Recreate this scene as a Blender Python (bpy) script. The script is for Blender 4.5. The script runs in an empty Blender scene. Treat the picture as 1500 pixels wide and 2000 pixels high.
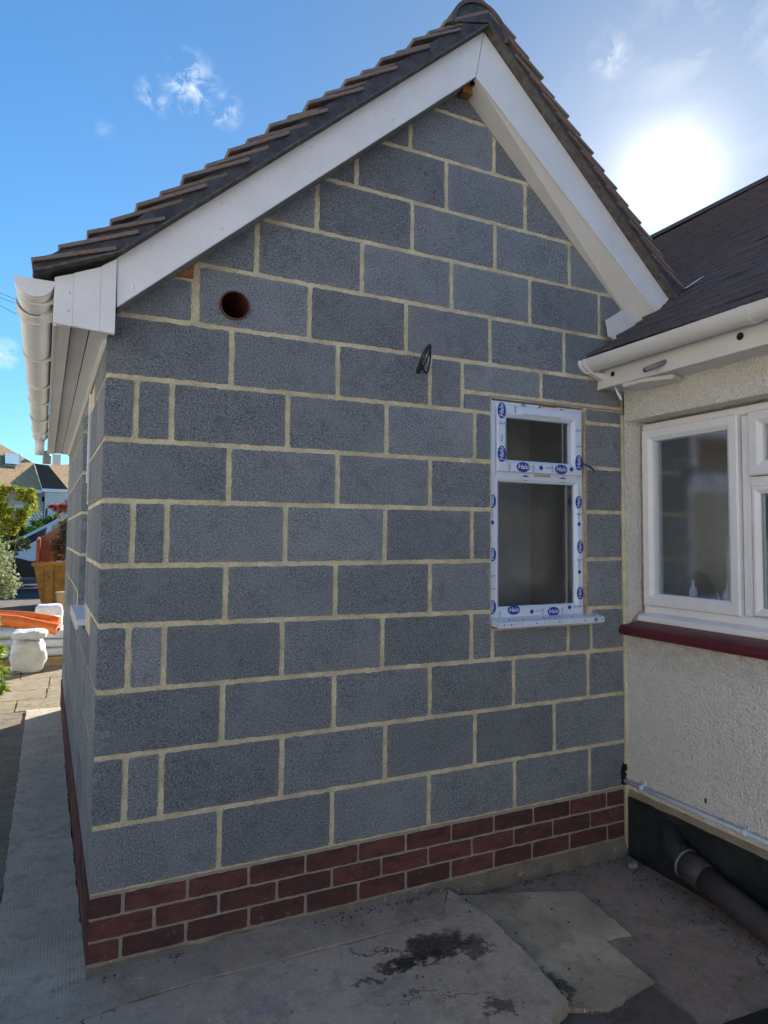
import bpy, bmesh, math, random
from mathutils import Vector, Matrix, noise
rad = math.radians
R = random.Random(7)
S = bpy.context.scene
COL = S.collection
EV = S  # scene alias

# ------------------------------------------------------------------ camera
cd = bpy.data.cameras.new('camera'); cam = bpy.data.objects.new('camera', cd); COL.objects.link(cam)
cam.location = (-0.10872, -2.67751, 1.25948)
cam.rotation_euler = (1.626185, -0.0072302, -0.4606232)
cd.sensor_fit = 'HORIZONTAL'; cd.sensor_width = 36; cd.lens = 31.964
cd.shift_x = -0.02817; cd.shift_y = -0.01687
cd.clip_start = 0.05; cd.clip_end = 3000
S.camera = cam

# ------------------------------------------------------------------ sky, sun, exposure
SUN = Vector((0.661, 0.599, 0.453)).normalized()
elev = math.asin(SUN.z); azim = math.atan2(SUN.x, SUN.y)
W = bpy.data.worlds.new('World'); S.world = W; W.use_nodes = True
nt = W.node_tree; nt.nodes.clear()
def wn(t, **k):
    n = nt.nodes.new(t)
    for a, b in k.items(): setattr(n, a, b)
    return n
def wl(a, b): nt.links.new(a, b)
def wmath(op, a, b=None, c=None):
    n = wn('ShaderNodeMath', operation=op)
    for i, v in enumerate((a, b, c)):
        if v is None: continue
        if isinstance(v, (int, float)): n.inputs[i].default_value = v
        else: wl(v, n.inputs[i])
    return n.outputs[0]
def wmix(f, a, b, bt='MIX'):
    n = wn('ShaderNodeMix', data_type='RGBA', blend_type=bt); n.clamp_result = False
    for s, v in ((n.inputs[0], f), (n.inputs[6], a), (n.inputs[7], b)):
        if isinstance(v, (int, float)): s.default_value = v
        elif isinstance(v, tuple): s.default_value = v
        else: wl(v, s)
    return n.outputs[2]
sky = wn('ShaderNodeTexSky', sky_type='NISHITA'); sky.sun_disc = False
sky.sun_elevation = elev; sky.sun_rotation = azim
sky.air_density = 1.3; sky.dust_density = 0.12; sky.ozone_density = 2.2; sky.altitude = 0
tc = wn('ShaderNodeTexCoord')
dot = wn('ShaderNodeVectorMath', operation='DOT_PRODUCT'); wl(tc.outputs['Generated'], dot.inputs[0]); dot.inputs[1].default_value = SUN
d = wmath('MAXIMUM', dot.outputs['Value'], 0.0)
# hazy aureole of the real sky round the sun
g = wmath('ADD', wmath('ADD', wmath('MULTIPLY', wmath('POWER', d, 6000.0), 400.0), wmath('ADD', wmath('MULTIPLY', wmath('POWER', d, 700.0), 6.0), wmath('MULTIPLY', wmath('POWER', d, 80.0), 1.2))), wmath('MULTIPLY', wmath('POWER', d, 16.0), .5))
glow = wmix(1.0, (1.0, 0.95, 0.90, 1), (1, 1, 1, 1), 'MULTIPLY')
glowc = wn('ShaderNodeVectorMath', operation='SCALE'); wl(glow, glowc.inputs[0]); wl(g, glowc.inputs['Scale'])
skyt = wmix(1.0, sky.outputs[0], wmix(wmath('POWER', d, 5.0), (0.48, 0.89, 1.22, 1), (0.52, 0.56, 0.60, 1)), 'MULTIPLY')
base = wn('ShaderNodeVectorMath', operation='ADD'); wl(skyt, base.inputs[0]); wl(glowc.outputs[0], base.inputs[1])
# thin wispy clouds
mp = wn('ShaderNodeMapping'); wl(tc.outputs['Generated'], mp.inputs[0]); mp.inputs['Scale'].default_value = (1, 1, 1.25)
def cloud(direction, width, thr, scale, seed):
    dd = wn('ShaderNodeVectorMath', operation='DISTANCE'); wl(tc.outputs['Generated'], dd.inputs[0]); dd.inputs[1].default_value = direction
    m = wn('ShaderNodeMapRange'); m.inputs[1].default_value = width; m.inputs[2].default_value = width * 0.15; m.inputs[3].default_value = 0; m.inputs[4].default_value = 1
    wl(dd.outputs['Value'], m.inputs[0])
    nz = wn('ShaderNodeTexNoise', noise_dimensions='4D'); wl(mp.outputs[0], nz.inputs['Vector']); nz.inputs['W'].default_value = seed
    nz.inputs['Scale'].default_value = scale; nz.inputs['Detail'].default_value = 8; nz.inputs['Roughness'].default_value = 0.62; nz.inputs['Distortion'].default_value = 0.6
    r = wn('ShaderNodeMapRange'); r.inputs[1].default_value = thr; r.inputs[2].default_value = thr + 0.22; wl(nz.outputs[0], r.inputs[0])
    return wmath('MULTIPLY', wmath('MULTIPLY', m.outputs[0], r.outputs[0]), 1.0)
CL = [((0.117, 0.83, 0.546), 0.040, .47, 34, 3.1, .9), ((0.078, 0.846, 0.526), 0.026, .48, 34, 5.3, .6), ((0.16, 0.834, 0.527), 0.026, .48, 38, 8.3, .6), ((0.026, 0.874, 0.485), 0.014, .44, 40, 2.2, .15),
      ((-0.076, 0.972, 0.224), 0.022, .40, 30, 6.6, .6), ((0.561, 0.594, 0.576), 0.03, .45, 30, 4.1, .7), ((0.66, 0.51, 0.555), 0.16, .46, 9, 1.0, .35)]
sk3 = base.outputs[0]
for dd_, w_, th_, sc_, sd_, k_ in CL:
    sk3 = wmix(wmath('MULTIPLY', cloud(Vector(dd_).normalized(), w_, th_, sc_, sd_), .9 * k_), sk3, (8.2, 8.4, 8.4, 1))
bg = wn('ShaderNodeBackground'); wl(sk3, bg.inputs[0]); bg.inputs[1].default_value = 0.076
wo = wn('ShaderNodeOutputWorld'); wl(bg.outputs[0], wo.inputs[0])

sl = bpy.data.lights.new('sun', 'SUN'); sl.energy = 5.0; sl.angle = rad(0.53); sl.color = (1.0, 0.93, 0.82)
so = bpy.data.objects.new('sun', sl); COL.objects.link(so); so.rotation_euler = SUN.to_track_quat('Z', 'Y').to_euler()
S.view_settings.view_transform = 'Standard'; S.view_settings.look = 'None'
S.view_settings.exposure = 1.12; S.view_settings.gamma = 1; S.view_settings.use_curve_mapping = False

# ------------------------------------------------------------------ materials
class Mat:
    def __init__(s, name, rough=0.8, spec=0.3):
        s.m = bpy.data.materials.new(name); s.m.use_nodes = True
        s.t = s.m.node_tree; s.b = s.t.nodes['Principled BSDF']
        s.b.inputs['Roughness'].default_value = rough; s.b.inputs['Specular IOR Level'].default_value = spec
        s.tc = s.t.nodes.new('ShaderNodeTexCoord')
        s.oi = s.t.nodes.new('ShaderNodeObjectInfo')
    def n(s, t, **k):
        n = s.t.nodes.new(t)
        for a, b in k.items(): setattr(n, a, b)
        return n
    def l(s, a, b):
        if isinstance(a, (int, float)): b.default_value = a
        elif isinstance(a, tuple): b.default_value = a if len(a) == 4 or b.type != 'RGBA' else (*a, 1)
        else: s.t.links.new(a, b)
    def noise(s, scale, detail=4, rough=0.55, stretch=(1, 1, 1), dist=0, color=False, off=0, own=False):
        mp = s.n('ShaderNodeMapping'); s.l(s.tc.outputs['Object'], mp.inputs[0]); mp.inputs['Scale'].default_value = stretch
        mp.inputs['Location'].default_value = (off, off * 1.7, off * .6)
        n = s.n('ShaderNodeTexNoise', noise_dimensions='4D' if own else '3D'); s.l(mp.outputs[0], n.inputs['Vector'])
        if own: s.l(s.math('MULTIPLY', s.oi.outputs['Random'], 37.0), n.inputs['W'])
        n.inputs['Scale'].default_value = scale; n.inputs['Detail'].default_value = detail
        n.inputs['Roughness'].default_value = rough; n.inputs['Distortion'].default_value = dist
        return n.outputs[1] if color else n.outputs[0]
    def vor(s, scale, feature='F1', out=0, rnd=1.0):
        n = s.n('ShaderNodeTexVoronoi', feature=feature); s.l(s.tc.outputs['Object'], n.inputs['Vector']); n.inputs['Scale'].default_value = scale
        n.inputs['Randomness'].default_value = rnd
        return n.outputs[out]
    def ramp(s, f, a, b, lo=0.0, hi=1.0):
        n = s.n('ShaderNodeMapRange'); n.clamp = True; s.l(f, n.inputs[0]); n.inputs[1].default_value = a; n.inputs[2].default_value = b
        n.inputs[3].default_value = lo; n.inputs[4].default_value = hi; return n.outputs[0]
    def math(s, op, a, b=0.0):
        n = s.n('ShaderNodeMath', operation=op); s.l(a, n.inputs[0]); s.l(b, n.inputs[1]); return n.outputs[0]
    def mix(s, f, a, b, bt='MIX'):
        n = s.n('ShaderNodeMix', data_type='RGBA', blend_type=bt)
        s.l(f, n.inputs[0])
        for sock, v in ((n.inputs[6], a), (n.inputs[7], b)):
            s.l((*v, 1) if isinstance(v, tuple) and len(v) == 3 else v, sock)
        return n.outputs[2]
    def color(s, c): s.l((*c, 1) if isinstance(c, tuple) and len(c) == 3 else c, s.b.inputs['Base Color']); return s
    def bump(s, h, dist=0.003, strength=1.0):
        n = s.n('ShaderNodeBump'); s.l(h, n.inputs['Height']); n.inputs['Distance'].default_value = dist; n.inputs['Strength'].default_value = strength
        s.l(n.outputs[0], s.b.inputs['Normal']); return s
    def xyz(s):
        n = s.n('ShaderNodeSeparateXYZ'); s.l(s.tc.outputs['Object'], n.inputs[0]); return n.outputs
def plain(name, col, rough=0.5, spec=0.4, var=0.12, scale=12, bump=0.0, bscale=200):
    m = Mat(name, rough, spec)
    c2 = tuple(v * (1 - var) for v in col); c1 = tuple(min(1, v * (1 + var * .4)) for v in col)
    m.color(m.mix(m.ramp(m.noise(scale, 5), .35, .65), c2, c1))
    if bump: m.bump(m.noise(bscale, 3), bump)
    return m.m

def m_block(name, tone=1.0, warm=0.0):
    m = Mat(name, 0.88, 0.25)
    v = m.vor(135); nz = m.noise(150, 4, .8); fine = m.noise(290, 2, .7)
    big = m.noise(4.2, 4, .6, off=3, own=True); mid = m.noise(13, 4, .65, own=True)
    b = (.335 * tone, .375 * tone, .41 * tone)
    c = m.mix(m.ramp(nz, .38, .62), tuple(x * .38 for x in b), tuple(x * 1.55 for x in b))
    c = m.mix(m.ramp(v, .0, .22, 1, 0), c, tuple(x * 1.9 for x in b))          # pale aggregate specks
    c = m.mix(m.ramp(fine, .60, .68, 0, .95), c, (.03, .031, .034))             # open pores
    c = m.mix(m.ramp(fine, .38, .30, 0, .8), c, (.50, .51, .53))
    c = m.mix(m.ramp(big, .47, .68, 0, .48), c, (.46, .49, .53))              # chalky bloom
    c = m.mix(m.ramp(mid, .54, .72, 0, .45), c, (.15, .155, .165))
    gx = m.n('ShaderNodeSeparateXYZ'); m.l(m.tc.outputs['Generated'], gx.inputs[0])
    ex = m.ramp(m.math('ABSOLUTE', m.math('SUBTRACT', gx.outputs[0], .5)), .44, .50); ez = m.ramp(m.math('ABSOLUTE', m.math('SUBTRACT', gx.outputs[2], .5)), .40, .50)
    haze = m.math('MULTIPLY', m.math('MAXIMUM', ex, ez), m.ramp(m.noise(19, 5, .75, off=6), .46, .66, 0, .75))
    c = m.mix(haze, c, (.52, .48, .36))
    spot = m.ramp(m.noise(15, 3, .6, off=9), .70, .76, 0, .5)
    c = m.mix(spot, c, (.16, .11, .06))
    r = m.ramp(m.oi.outputs['Random'], 0, 1, .84, 1.14)
    g = m.n('ShaderNodeVectorMath', operation='SCALE'); m.l(c, g.inputs[0]); m.l(r, g.inputs['Scale'])
    m.color(g.outputs[0])
    m.bump(m.math('SUBTRACT', m.math('ADD', nz, m.math('MULTIPLY', fine, .9)), m.math('MULTIPLY', v, .5)), 0.010, 1)
    return m.m
M_BLOCK = m_block('dense_block')
def m_mortar(name, a=(.90, .82, .57), b=(.54, .48, .32)):
    m = Mat(name, 0.92, 0.2)
    n1 = m.noise(9, 5, .6); n2 = m.noise(150, 4, .65); n3 = m.noise(40, 4, .6)
    c = m.mix(m.ramp(n1, .3, .7), b, a)
    c = m.mix(m.ramp(n2, .35, .60, .42, 0), c, (.30, .27, .20))
    c = m.mix(m.ramp(n3, .62, .75, 0, .6), c, (.74, .70, .58))
    m.color(c); m.bump(m.math('ADD', m.math('MULTIPLY', n3, 1.5), n2), 0.004)
    return m.m
M_MORTAR = m_mortar('sand_mortar')
M_MORTAR2 = m_mortar('grey_brick_mortar', (.46, .41, .34), (.30, .265, .225))
def m_brick():
    m = Mat('red_brick', 0.85, 0.25)
    x = m.xyz(); w = m.n('ShaderNodeTexWave', wave_type='BANDS', bands_direction='Z'); m.l(m.tc.outputs['Object'], w.inputs[0])
    w.inputs['Scale'].default_value = 32; w.inputs['Distortion'].default_value = 2.5; w.inputs['Detail'].default_value = 2; w.inputs['Detail Scale'].default_value = 3
    n2 = m.noise(8, 5, .65, (1, 1, 2.0)); n3 = m.noise(240, 3)
    rr = m.oi.outputs['Random']
    c = m.mix(rr, (.235, .088, .072), (.12, .056, .052))
    c = m.mix(m.ramp(n2, .42, .68), c, (.070, .045, .045))
    c = m.mix(m.ramp(n3, .3, .7, .35, 0), c, (.03, .015, .015))
    c = m.mix(m.ramp(m.noise(22, 5, .75, off=4), .58, .74, 0, .55), c, (.30, .25, .21))
    m.color(c); m.bump(m.math('ADD', m.math('MULTIPLY', w.outputs[1], .8), m.math('MULTIPLY', n3, .6)), 0.003); return m.m
M_BRICK = m_brick()
def m_upvc(name, col=(.87, .87, .87), rough=.32):
    m = Mat(name, rough, .45)
    c = m.mix(m.ramp(m.noise(5, 5, .65), .4, .72, 0, .55), col, tuple(v * .86 for v in (col[0], col[1] * .99, col[2] * .95)))
    c = m.mix(m.ramp(m.noise(70, 4, .7, (1, 1, .25)), .62, .76, 0, .4), c, (.45, .43, .38))
    c = m.mix(m.ramp(m.noise(2.2, 5, .7, off=4), .48, .70, 0, .5), c, tuple(v * .84 for v in col))
    m.color(c); m.bump(m.noise(6, 2), .001); return m.m
M_UPVC = m_upvc('white_upvc'); M_OLDUPVC = m_upvc('older_white_upvc', (.74, .73, .70), .4)
M_FILM = m_upvc('film_covered_upvc', (.70, .79, .92), .25)
M_LIP = plain('grey_upvc_edge', (.34, .33, .31), .5)
M_INK = plain('blue_print', (.012, .05, .36), .35, .4)
M_INKW = plain('white_print', (.75, .82, .92), .35, .4)
M_SCREW = plain('white_screw_cap', (.86, .87, .88), .3)
M_BLACK = plain('black_gap', (.012, .012, .013), .8)
M_VENT = plain('vent_grille', (.30, .29, .27), .5)
M_LEAD = plain('grey_plastic_pipe', (.22, .24, .27), .4)
M_CONDUIT = plain('white_conduit_plastic', (.68, .74, .80), .35)
M_CABLE = plain('black_cable_sheath', (.02, .021, .026), .45)
M_SLEEVE = plain('brown_drain_plastic', (.13, .045, .035), .4)
M_TAPE = plain('grey_rubber_seal', (.20, .20, .21), .6)
M_WOODEND = plain('raw_timber', (.42, .19, .07), .8, var=.4, scale=40)
def m_verge():
    m = Mat('dark_verge_mortar', .85, .3)
    n1 = m.noise(14, 5, .65); n2 = m.noise(120, 4)
    c = m.mix(m.ramp(n1, .35, .7), (.050, .054, .068), (.115, .120, .142))
    c = m.mix(m.ramp(m.noise(38, 5, .7), .66, .74, 0, .6), c, (.22, .20, .18))
    m.color(c); m.bump(m.math('ADD', n1, n2), .006); return m.m
M_VERGE = m_verge()
def m_tile(name, base, alt, edge):
    m = Mat(name, .88, .25)
    n1 = m.noise(10, 5, .7); n2 = m.noise(90, 4, .7); rr = m.oi.outputs['Random']
    c = m.mix(rr, base, alt)
    c = m.mix(m.ramp(n1, .50, .66, 0, .8), c, edge)
    c = m.mix(m.ramp(n2, .35, .6, .6, 0), c, tuple(v * .4 for v in base))
    m.color(c); m.bump(n2, .004); return m.m
M_TILE = m_tile('plain_roof_tile', (.28, .245, .225), (.21, .18, .165), (.34, .15, .07))
M_TILED = m_tile('old_roof_tile', (.125, .108, .112), (.165, .13, .125), (.21, .14, .11))
M_UNDER = plain('undercloak_board', (.15, .138, .125), .9, var=.4, scale=30, bump=.003)
def m_render():
    m = Mat('pebbledash_render', .9, .2)
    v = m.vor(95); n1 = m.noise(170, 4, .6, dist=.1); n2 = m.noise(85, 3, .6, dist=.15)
    big = m.noise(2, 4)
    c = m.mix(m.ramp(big, .35, .7), (.84, .81, .72), (.90, .88, .80))
    c = m.mix(m.ramp(n1, .30, .48, .4, 0), c, (.56, .53, .46)); c = m.mix(m.ramp(v, .45, .75, 0, .35), c, (.58, .55, .48))  # occlusion between the pebbles painted in as darker colour
    z = m.xyz()[2]
    grime = m.math('MULTIPLY', m.ramp(z, .60, .775, 0, 1), m.ramp(m.noise(16, 5, .65), .35, .62, 0, 1))
    grime = m.math('MULTIPLY', grime, m.ramp(z, .80, .81, 1, 0))
    c = m.mix(m.math('MULTIPLY', grime, .55), c, (.33, .27, .19))
    m.color(c); m.bump(m.math('ADD', m.math('ADD', m.math('MULTIPLY', n2, 1.3), m.math('MULTIPLY', n1, .8)), m.math('MULTIPLY', v, -1.2)), .008, .9)
    return m.m
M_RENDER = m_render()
def m_bitumen():
    m = Mat('black_bitumen_paint', .55, .35)
    c = m.mix(m.ramp(m.noise(7, 5, .65), .4, .7), (.012, .016, .017), (.030, .036, .036))
    c = m.mix(m.ramp(m.noise(60, 4, .7), .70, .76, 0, .8), c, (.28, .24, .20))
    c = m.mix(m.ramp(m.noise(120, 2, .6, off=5), .74, .78, 0, .8), c, (.45, .42, .38))
    m.color(c); m.bump(m.noise(30, 5, .7), .008); return m.m
M_BIT = m_bitumen()
def m_sill():
    m = Mat('maroon_sill_paint', .38, .45)
    c = m.mix(m.ramp(m.noise(14, 5, .6), .4, .75), (.115, .016, .022), (.085, .018, .024))
    c = m.mix(m.ramp(m.noise(26, 5, .7, (1, .4, 1)), .60, .78, 0, .45), c, (.22, .12, .12))
    m.color(c); m.bump(m.noise(50, 4), .003); return m.m
M_SILL = m_sill()
def m_glass(name, tint=(.55, .60, .60), refl=1.0):
    m = Mat(name); t = m.t
    tr = m.n('ShaderNodeBsdfTransparent'); tr.inputs[0].default_value = (*tint, 1)
    gl = m.n('ShaderNodeBsdfGlossy'); gl.inputs['Roughness'].default_value = .13; gl.inputs[0].default_value = (.95, .97, 1, 1)
    fr = m.n('ShaderNodeFresnel'); fr.inputs[0].default_value = 1.65
    mx = m.n('ShaderNodeMixShader'); f = m.math('MULTIPLY', fr.outputs[0], refl)
    bp = m.n('ShaderNodeBump'); bp.inputs['Distance'].default_value = .004; bp.inputs['Strength'].default_value = .25; m.l(m.noise(1.5, 1), bp.inputs['Height'])
    m.l(bp.outputs[0], gl.inputs['Normal'])
    m.l(f, mx.inputs[0]); m.l(tr.outputs[0], mx.inputs[1]); m.l(gl.outputs[0], mx.inputs[2])
    out = [n for n in t.nodes if n.type == 'OUTPUT_MATERIAL'][0]; t.links.new(mx.outputs[0], out.inputs[0])
    return m.m
M_GLASS = m_glass('window_glass', (.76, .84, .88), .38)
M_GLASS2 = m_glass('dusty_window_glass', (.62, .68, .74), .9)
M_CARGLASS = plain('dark_car_glass', (.01, .02, .05), .05, .8)

def m_conc(name, a, b, stains=(), pale=(), lines=None, damp=None, crack=None, scale=1.0, tint=None):
    """worn concrete: colour mottling, pits, stains that lie where they were spilt"""
    m = Mat(name, .9, .22)
    n1 = m.noise(3.0 * scale, 4, .65); n2 = m.noise(45, 4, .7); n3 = m.noise(260, 3, .7); n4 = m.noise(12, 5, .65, off=7)
    c = m.mix(m.ramp(n1, .33, .68), b, a)
    c = m.mix(m.ramp(n4, .50, .68, 0, .6), c, tuple(v * .62 for v in b))
    c = m.mix(m.ramp(n2, .58, .74, 0, .65), c, tuple(min(1, v * 1.5) for v in a))
    c = m.mix(m.ramp(n3, .28, .46, .55, 0), c, tuple(v * .4 for v in b))
    c = m.mix(m.ramp(m.noise(24, 2, .5, off=2), .74, .77, 0, .8), c, tuple(v * .22 for v in b))
    c = m.mix(m.ramp(m.noise(7, 6, .75, off=13), .54, .70, 0, .5), c, tuple(v * .5 for v in b))
    c = m.mix(m.ramp(m.noise(5, 6, .8, off=17), .60, .72, 0, .5), c, tuple(min(1, v * 1.35) for v in a))
    crk = 0.0
    if crack: ck = m.n('ShaderNodeTexVoronoi', feature='DISTANCE_TO_EDGE'); ckm = m.n('ShaderNodeVectorMath', operation='ADD'); cks = m.n('ShaderNodeVectorMath', operation='SCALE')
    if crack: m.l(m.noise(6, 4, .7, color=True), cks.inputs[0]); cks.inputs['Scale'].default_value = .35; m.l(m.tc.outputs['Object'], ckm.inputs[0]); m.l(cks.outputs[0], ckm.inputs[1]); m.l(ckm.outputs[0], ck.inputs[0]); ck.inputs['Scale'].default_value = 1.1
    if crack: crk = m.math('MULTIPLY', m.ramp(ck.outputs[0], .010, .002), m.ramp(m.noise(2.2, 3, .6, off=21), .50, .56))
    if crack: c = m.mix(m.math('MULTIPLY', crk, .8), c, tuple(v * .2 for v in b))
    pos = m.n('ShaderNodeVectorMath', operation='ADD'); m.l(m.tc.outputs['Object'], pos.inputs[0])
    off = m.n('ShaderNodeVectorMath', operation='SCALE'); sub = m.n('ShaderNodeVectorMath', operation='SUBTRACT')
    m.l(m.noise(13, 5, .7, color=True), sub.inputs[0]); sub.inputs[1].default_value = (.5, .5, .5); m.l(sub.outputs[0], off.inputs[0]); off.inputs['Scale'].default_value = .26
    m.l(off.outputs[0], pos.inputs[1])
    rough = None
    for (sx, sy, rx, ry, col, k) in stains:
        mp = m.n('ShaderNodeMapping', vector_type='POINT'); m.l(pos.outputs[0], mp.inputs[0])
        mp.inputs['Location'].default_value = (-sx / rx, -sy / ry, 0); mp.inputs['Scale'].default_value = (1 / rx, 1 / ry, 0)
        ln = m.n('ShaderNodeVectorMath', operation='LENGTH'); m.l(mp.outputs[0], ln.inputs[0])
        f = m.math('MULTIPLY', m.ramp(ln.outputs['Value'], 1.14, .80, 0, k), m.ramp(m.noise(60, 4, .7, off=8), .25, .5, .72, 1))
        c = m.mix(f, c, col)
        rough = f if rough is None else m.math('MAXIMUM', rough, f)
    if rough is not None: m.l(m.ramp(rough, 0, 1, .9, .75), m.b.inputs['Roughness'])
    h = m.math('ADD', m.math('MULTIPLY', n4, 1.2), m.math('ADD', m.math('MULTIPLY', n2, .7), m.math('MULTIPLY', n3, .5)))
    if lines:
        w = m.n('ShaderNodeTexWave', wave_type='BANDS', bands_direction=lines[0]); m.l(m.tc.outputs['Object'], w.inputs[0])
        w.inputs['Scale'].default_value = lines[1]; w.inputs['Distortion'].default_value = lines[2]; w.inputs['Detail'].default_value = 4; w.inputs['Detail Scale'].default_value = 1.5
        mk = m.ramp(m.noise(4, 4, .6, off=11), .40, .58, .1, 1)
        h = m.math('ADD', h, m.math('MULTIPLY', m.math('MULTIPLY', w.outputs[1], mk), lines[3]))
    if crack: h = m.math('SUBTRACT', h, crk)
    m.color(c); m.bump(h, .017, .9); return m.m
OIL = (.050, .040, .030)
M_SLABA = m_conc('worn_concrete', (.74, .61, .475), (.56, .46, .365),
    stains=[(1.19, -.36, .135, .085, OIL, .9), (1.30, -.43, .055, .05, OIL, .75), (1.00, -.41, .085, .03, OIL, .85), (1.08, -.40, .08, .03, OIL, .75), (.86, -.455, .05, .018, OIL, .7), (1.21, -.745, .05, .05, OIL, .7),
            (.52, -.43, .07, .035, (.36, .36, .37), .5), (.60, -.16, .02, .02, OIL, .6), (1.25, -.30, .05, .03, (.33, .32, .30), .4)], lines=None, crack=True)
M_HAUNCH = m_conc('smooth_concrete_haunch', (.68, .56, .43), (.51, .42, .33), lines=('Y', 40, 6, .25))
M_SLABB = m_conc('pale_brushed_concrete', (.88, .73, .53), (.72, .59, .42), stains=[(1.50, -.68, .03, .07, OIL, .7), (1.47, -.60, .03, .06, OIL, .6)], lines=('X', 34, 5, .9))
M_SLABC = m_conc('brown_grey_concrete', (.50, .385, .31), (.36, .28, .225), crack=True)
M_SLABD = m_conc('dark_broken_concrete', (.26, .22, .18), (.15, .13, .11))
M_STRIP = m_conc('trowelled_concrete', (.72, .61, .47), (.55, .47, .37), lines=('X', 26, 3.2, .12))
M_EARTH = m_conc('worn_path', (.34, .28, .21), (.23, .19, .14))
M_PAVER = m_conc('stone_paving', (.40, .335, .24), (.30, .25, .18), scale=2)
M_GROUND = m_conc('garden_ground', (.30, .28, .22), (.18, .17, .13), scale=.2)
M_ROAD = m_conc('road_surface', (.10, .10, .10), (.06, .06, .062), scale=.5)

# ------------------------------------------------------------------ geometry helpers
def link(o, parent=None):
    COL.objects.link(o)
    if parent: o.parent = parent
    return o
def mesh(name, V, F, mat=None, parent=None, smooth=False, kind=None):
    me = bpy.data.meshes.new(name); me.from_pydata([tuple(v) for v in V], [], F)
    if mat: me.materials.append(mat)
    if smooth:
        for p in me.polygons: p.use_smooth = True
    o = bpy.data.objects.new(name, me); link(o, parent)
    if kind: o['kind'] = kind
    return o
def bmobj(name, bm, mat, parent=None, smooth=False, kind=None):
    me = bpy.data.meshes.new(name); bmesh.ops.recalc_face_normals(bm, faces=bm.faces); bm.to_mesh(me); bm.free()
    for x in (mat if isinstance(mat, (list, tuple)) else [mat]): me.materials.append(x)
    if smooth:
        for p in me.polygons: p.use_smooth = True
    o = bpy.data.objects.new(name, me); link(o, parent)
    if kind: o['kind'] = kind
    return o
def empty(name, label, cat, loc=(0, 0, 0), group=None):
    o = bpy.data.objects.new(name, None); COL.objects.link(o); o.empty_display_size = .1
    o['label'] = label; o['category'] = cat
    if group: o['group'] = group
    return o
def tag(o, label, cat, group=None):
    o['label'] = label; o['category'] = cat
    if group: o['group'] = group
    return o
def solid(bm, loops, to3, d0, d1, chamfer=0.0):
    """outer loop + hole loops in 2D (u,v), extruded between depth d0 and d1"""
    edges = []; allv = []
    for lp in loops:
        vs = [bm.verts.new(to3(u, v, d0)) for u, v in lp]; allv.append(vs)
        for i in range(len(vs)): edges.append(bm.edges.new((vs[i], vs[(i + 1) % len(vs)])))
    res = bmesh.ops.triangle_fill(bm, edges=edges, use_beauty=True)
    faces = [f for f in res['geom'] if isinstance(f, bmesh.types.BMFace)]
    back = {}
    for lp, vs in zip(loops, allv):
        for (u, v), bv in zip(lp, vs): back[bv] = bm.verts.new(to3(u, v, d1))
    for f in faces: bm.faces.new([back[v] for v in reversed(f.verts)])
    for vs in allv:
        for i in range(len(vs)):
            a, b = vs[i], vs[(i + 1) % len(vs)]
            try: bm.faces.new((a, b, back[b], back[a]))
            except ValueError: pass
def plate(name, loops, to3, d0, d1, mat, parent=None, kind=None, bevel=0):
    bm = bmesh.new(); solid(bm, loops, to3, d0, d1)
    if bevel:
        bmesh.ops.recalc_face_normals(bm, faces=bm.faces)
        ed = [e for e in bm.edges if len(e.link_faces) == 2 and e.calc_face_angle(0) > .6]
        bmesh.ops.bevel(bm, geom=ed, offset=bevel, segments=2, affect='EDGES', clamp_overlap=True)
    return bmobj(name, bm, mat, parent, kind=kind)
def addbox(bm, lo, hi, M=None):
    V = [Vector((x, y, z)) for x in (lo[0], hi[0]) for y in (lo[1], hi[1]) for z in (lo[2], hi[2])]
    if M is not None: V = [M @ v for v in V]
    vs = [bm.verts.new(v) for v in V]
    for f in ((0, 1, 3, 2), (4, 6, 7, 5), (0, 4, 5, 1), (2, 3, 7, 6), (0, 2, 6, 4), (1, 5, 7, 3)): bm.faces.new([vs[i] for i in f])
def box(name, lo, hi, mat, parent=None, bevel=0.0, M=None, kind=None):
    bm = bmesh.new(); addbox(bm, lo, hi, M)
    if bevel: bmesh.ops.bevel(bm, geom=bm.edges[:], offset=bevel, segments=2, affect='EDGES', clamp_overlap=True)
    return bmobj(name, bm, mat, parent, kind=kind)
def addtube(bm, pts, r, n=12, cap=True, rs=None):
    pts = [Vector(p) for p in pts]; rings = []; up = None
    for i, p in enumerate(pts):
        t = (pts[min(i + 1, len(pts) - 1)] - pts[max(i - 1, 0)]).normalized()
        if up is None:
            up = Vector((0, 0, 1)) if abs(t.z) < .9 else Vector((1, 0, 0))
        a = t.cross(up).normalized(); b = a.cross(t).normalized(); up = b
        rr = rs[i] if rs else r
        rings.append([bm.verts.new(p + a * math.cos(2 * math.pi * k / n) * rr + b * math.sin(2 * math.pi * k / n) * rr) for k in range(n)])
    for i in range(len(rings) - 1):
        for k in range(n): bm.faces.new((rings[i][k], rings[i][(k + 1) % n], rings[i + 1][(k + 1) % n], rings[i + 1][k]))
    if cap: bm.faces.new(rings[0][::-1]); bm.faces.new(rings[-1])
def tube(name, pts, r, mat, parent=None, n=12, cap=True, rs=None):
    bm = bmesh.new(); addtube(bm, pts, r, n, cap, rs); o = bmobj(name, bm, mat, parent, smooth=True)
    return o
def smooth_by_angle(o, ang=35):
    me = o.data
    for p in me.polygons: p.use_smooth = True
    bm = bmesh.new(); bm.from_mesh(me)
    for e in bm.edges:
        if len(e.link_faces) == 2 and e.calc_face_angle(0) > rad(ang): e.smooth = False
    bm.to_mesh(me); bm.free(); return o
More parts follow.
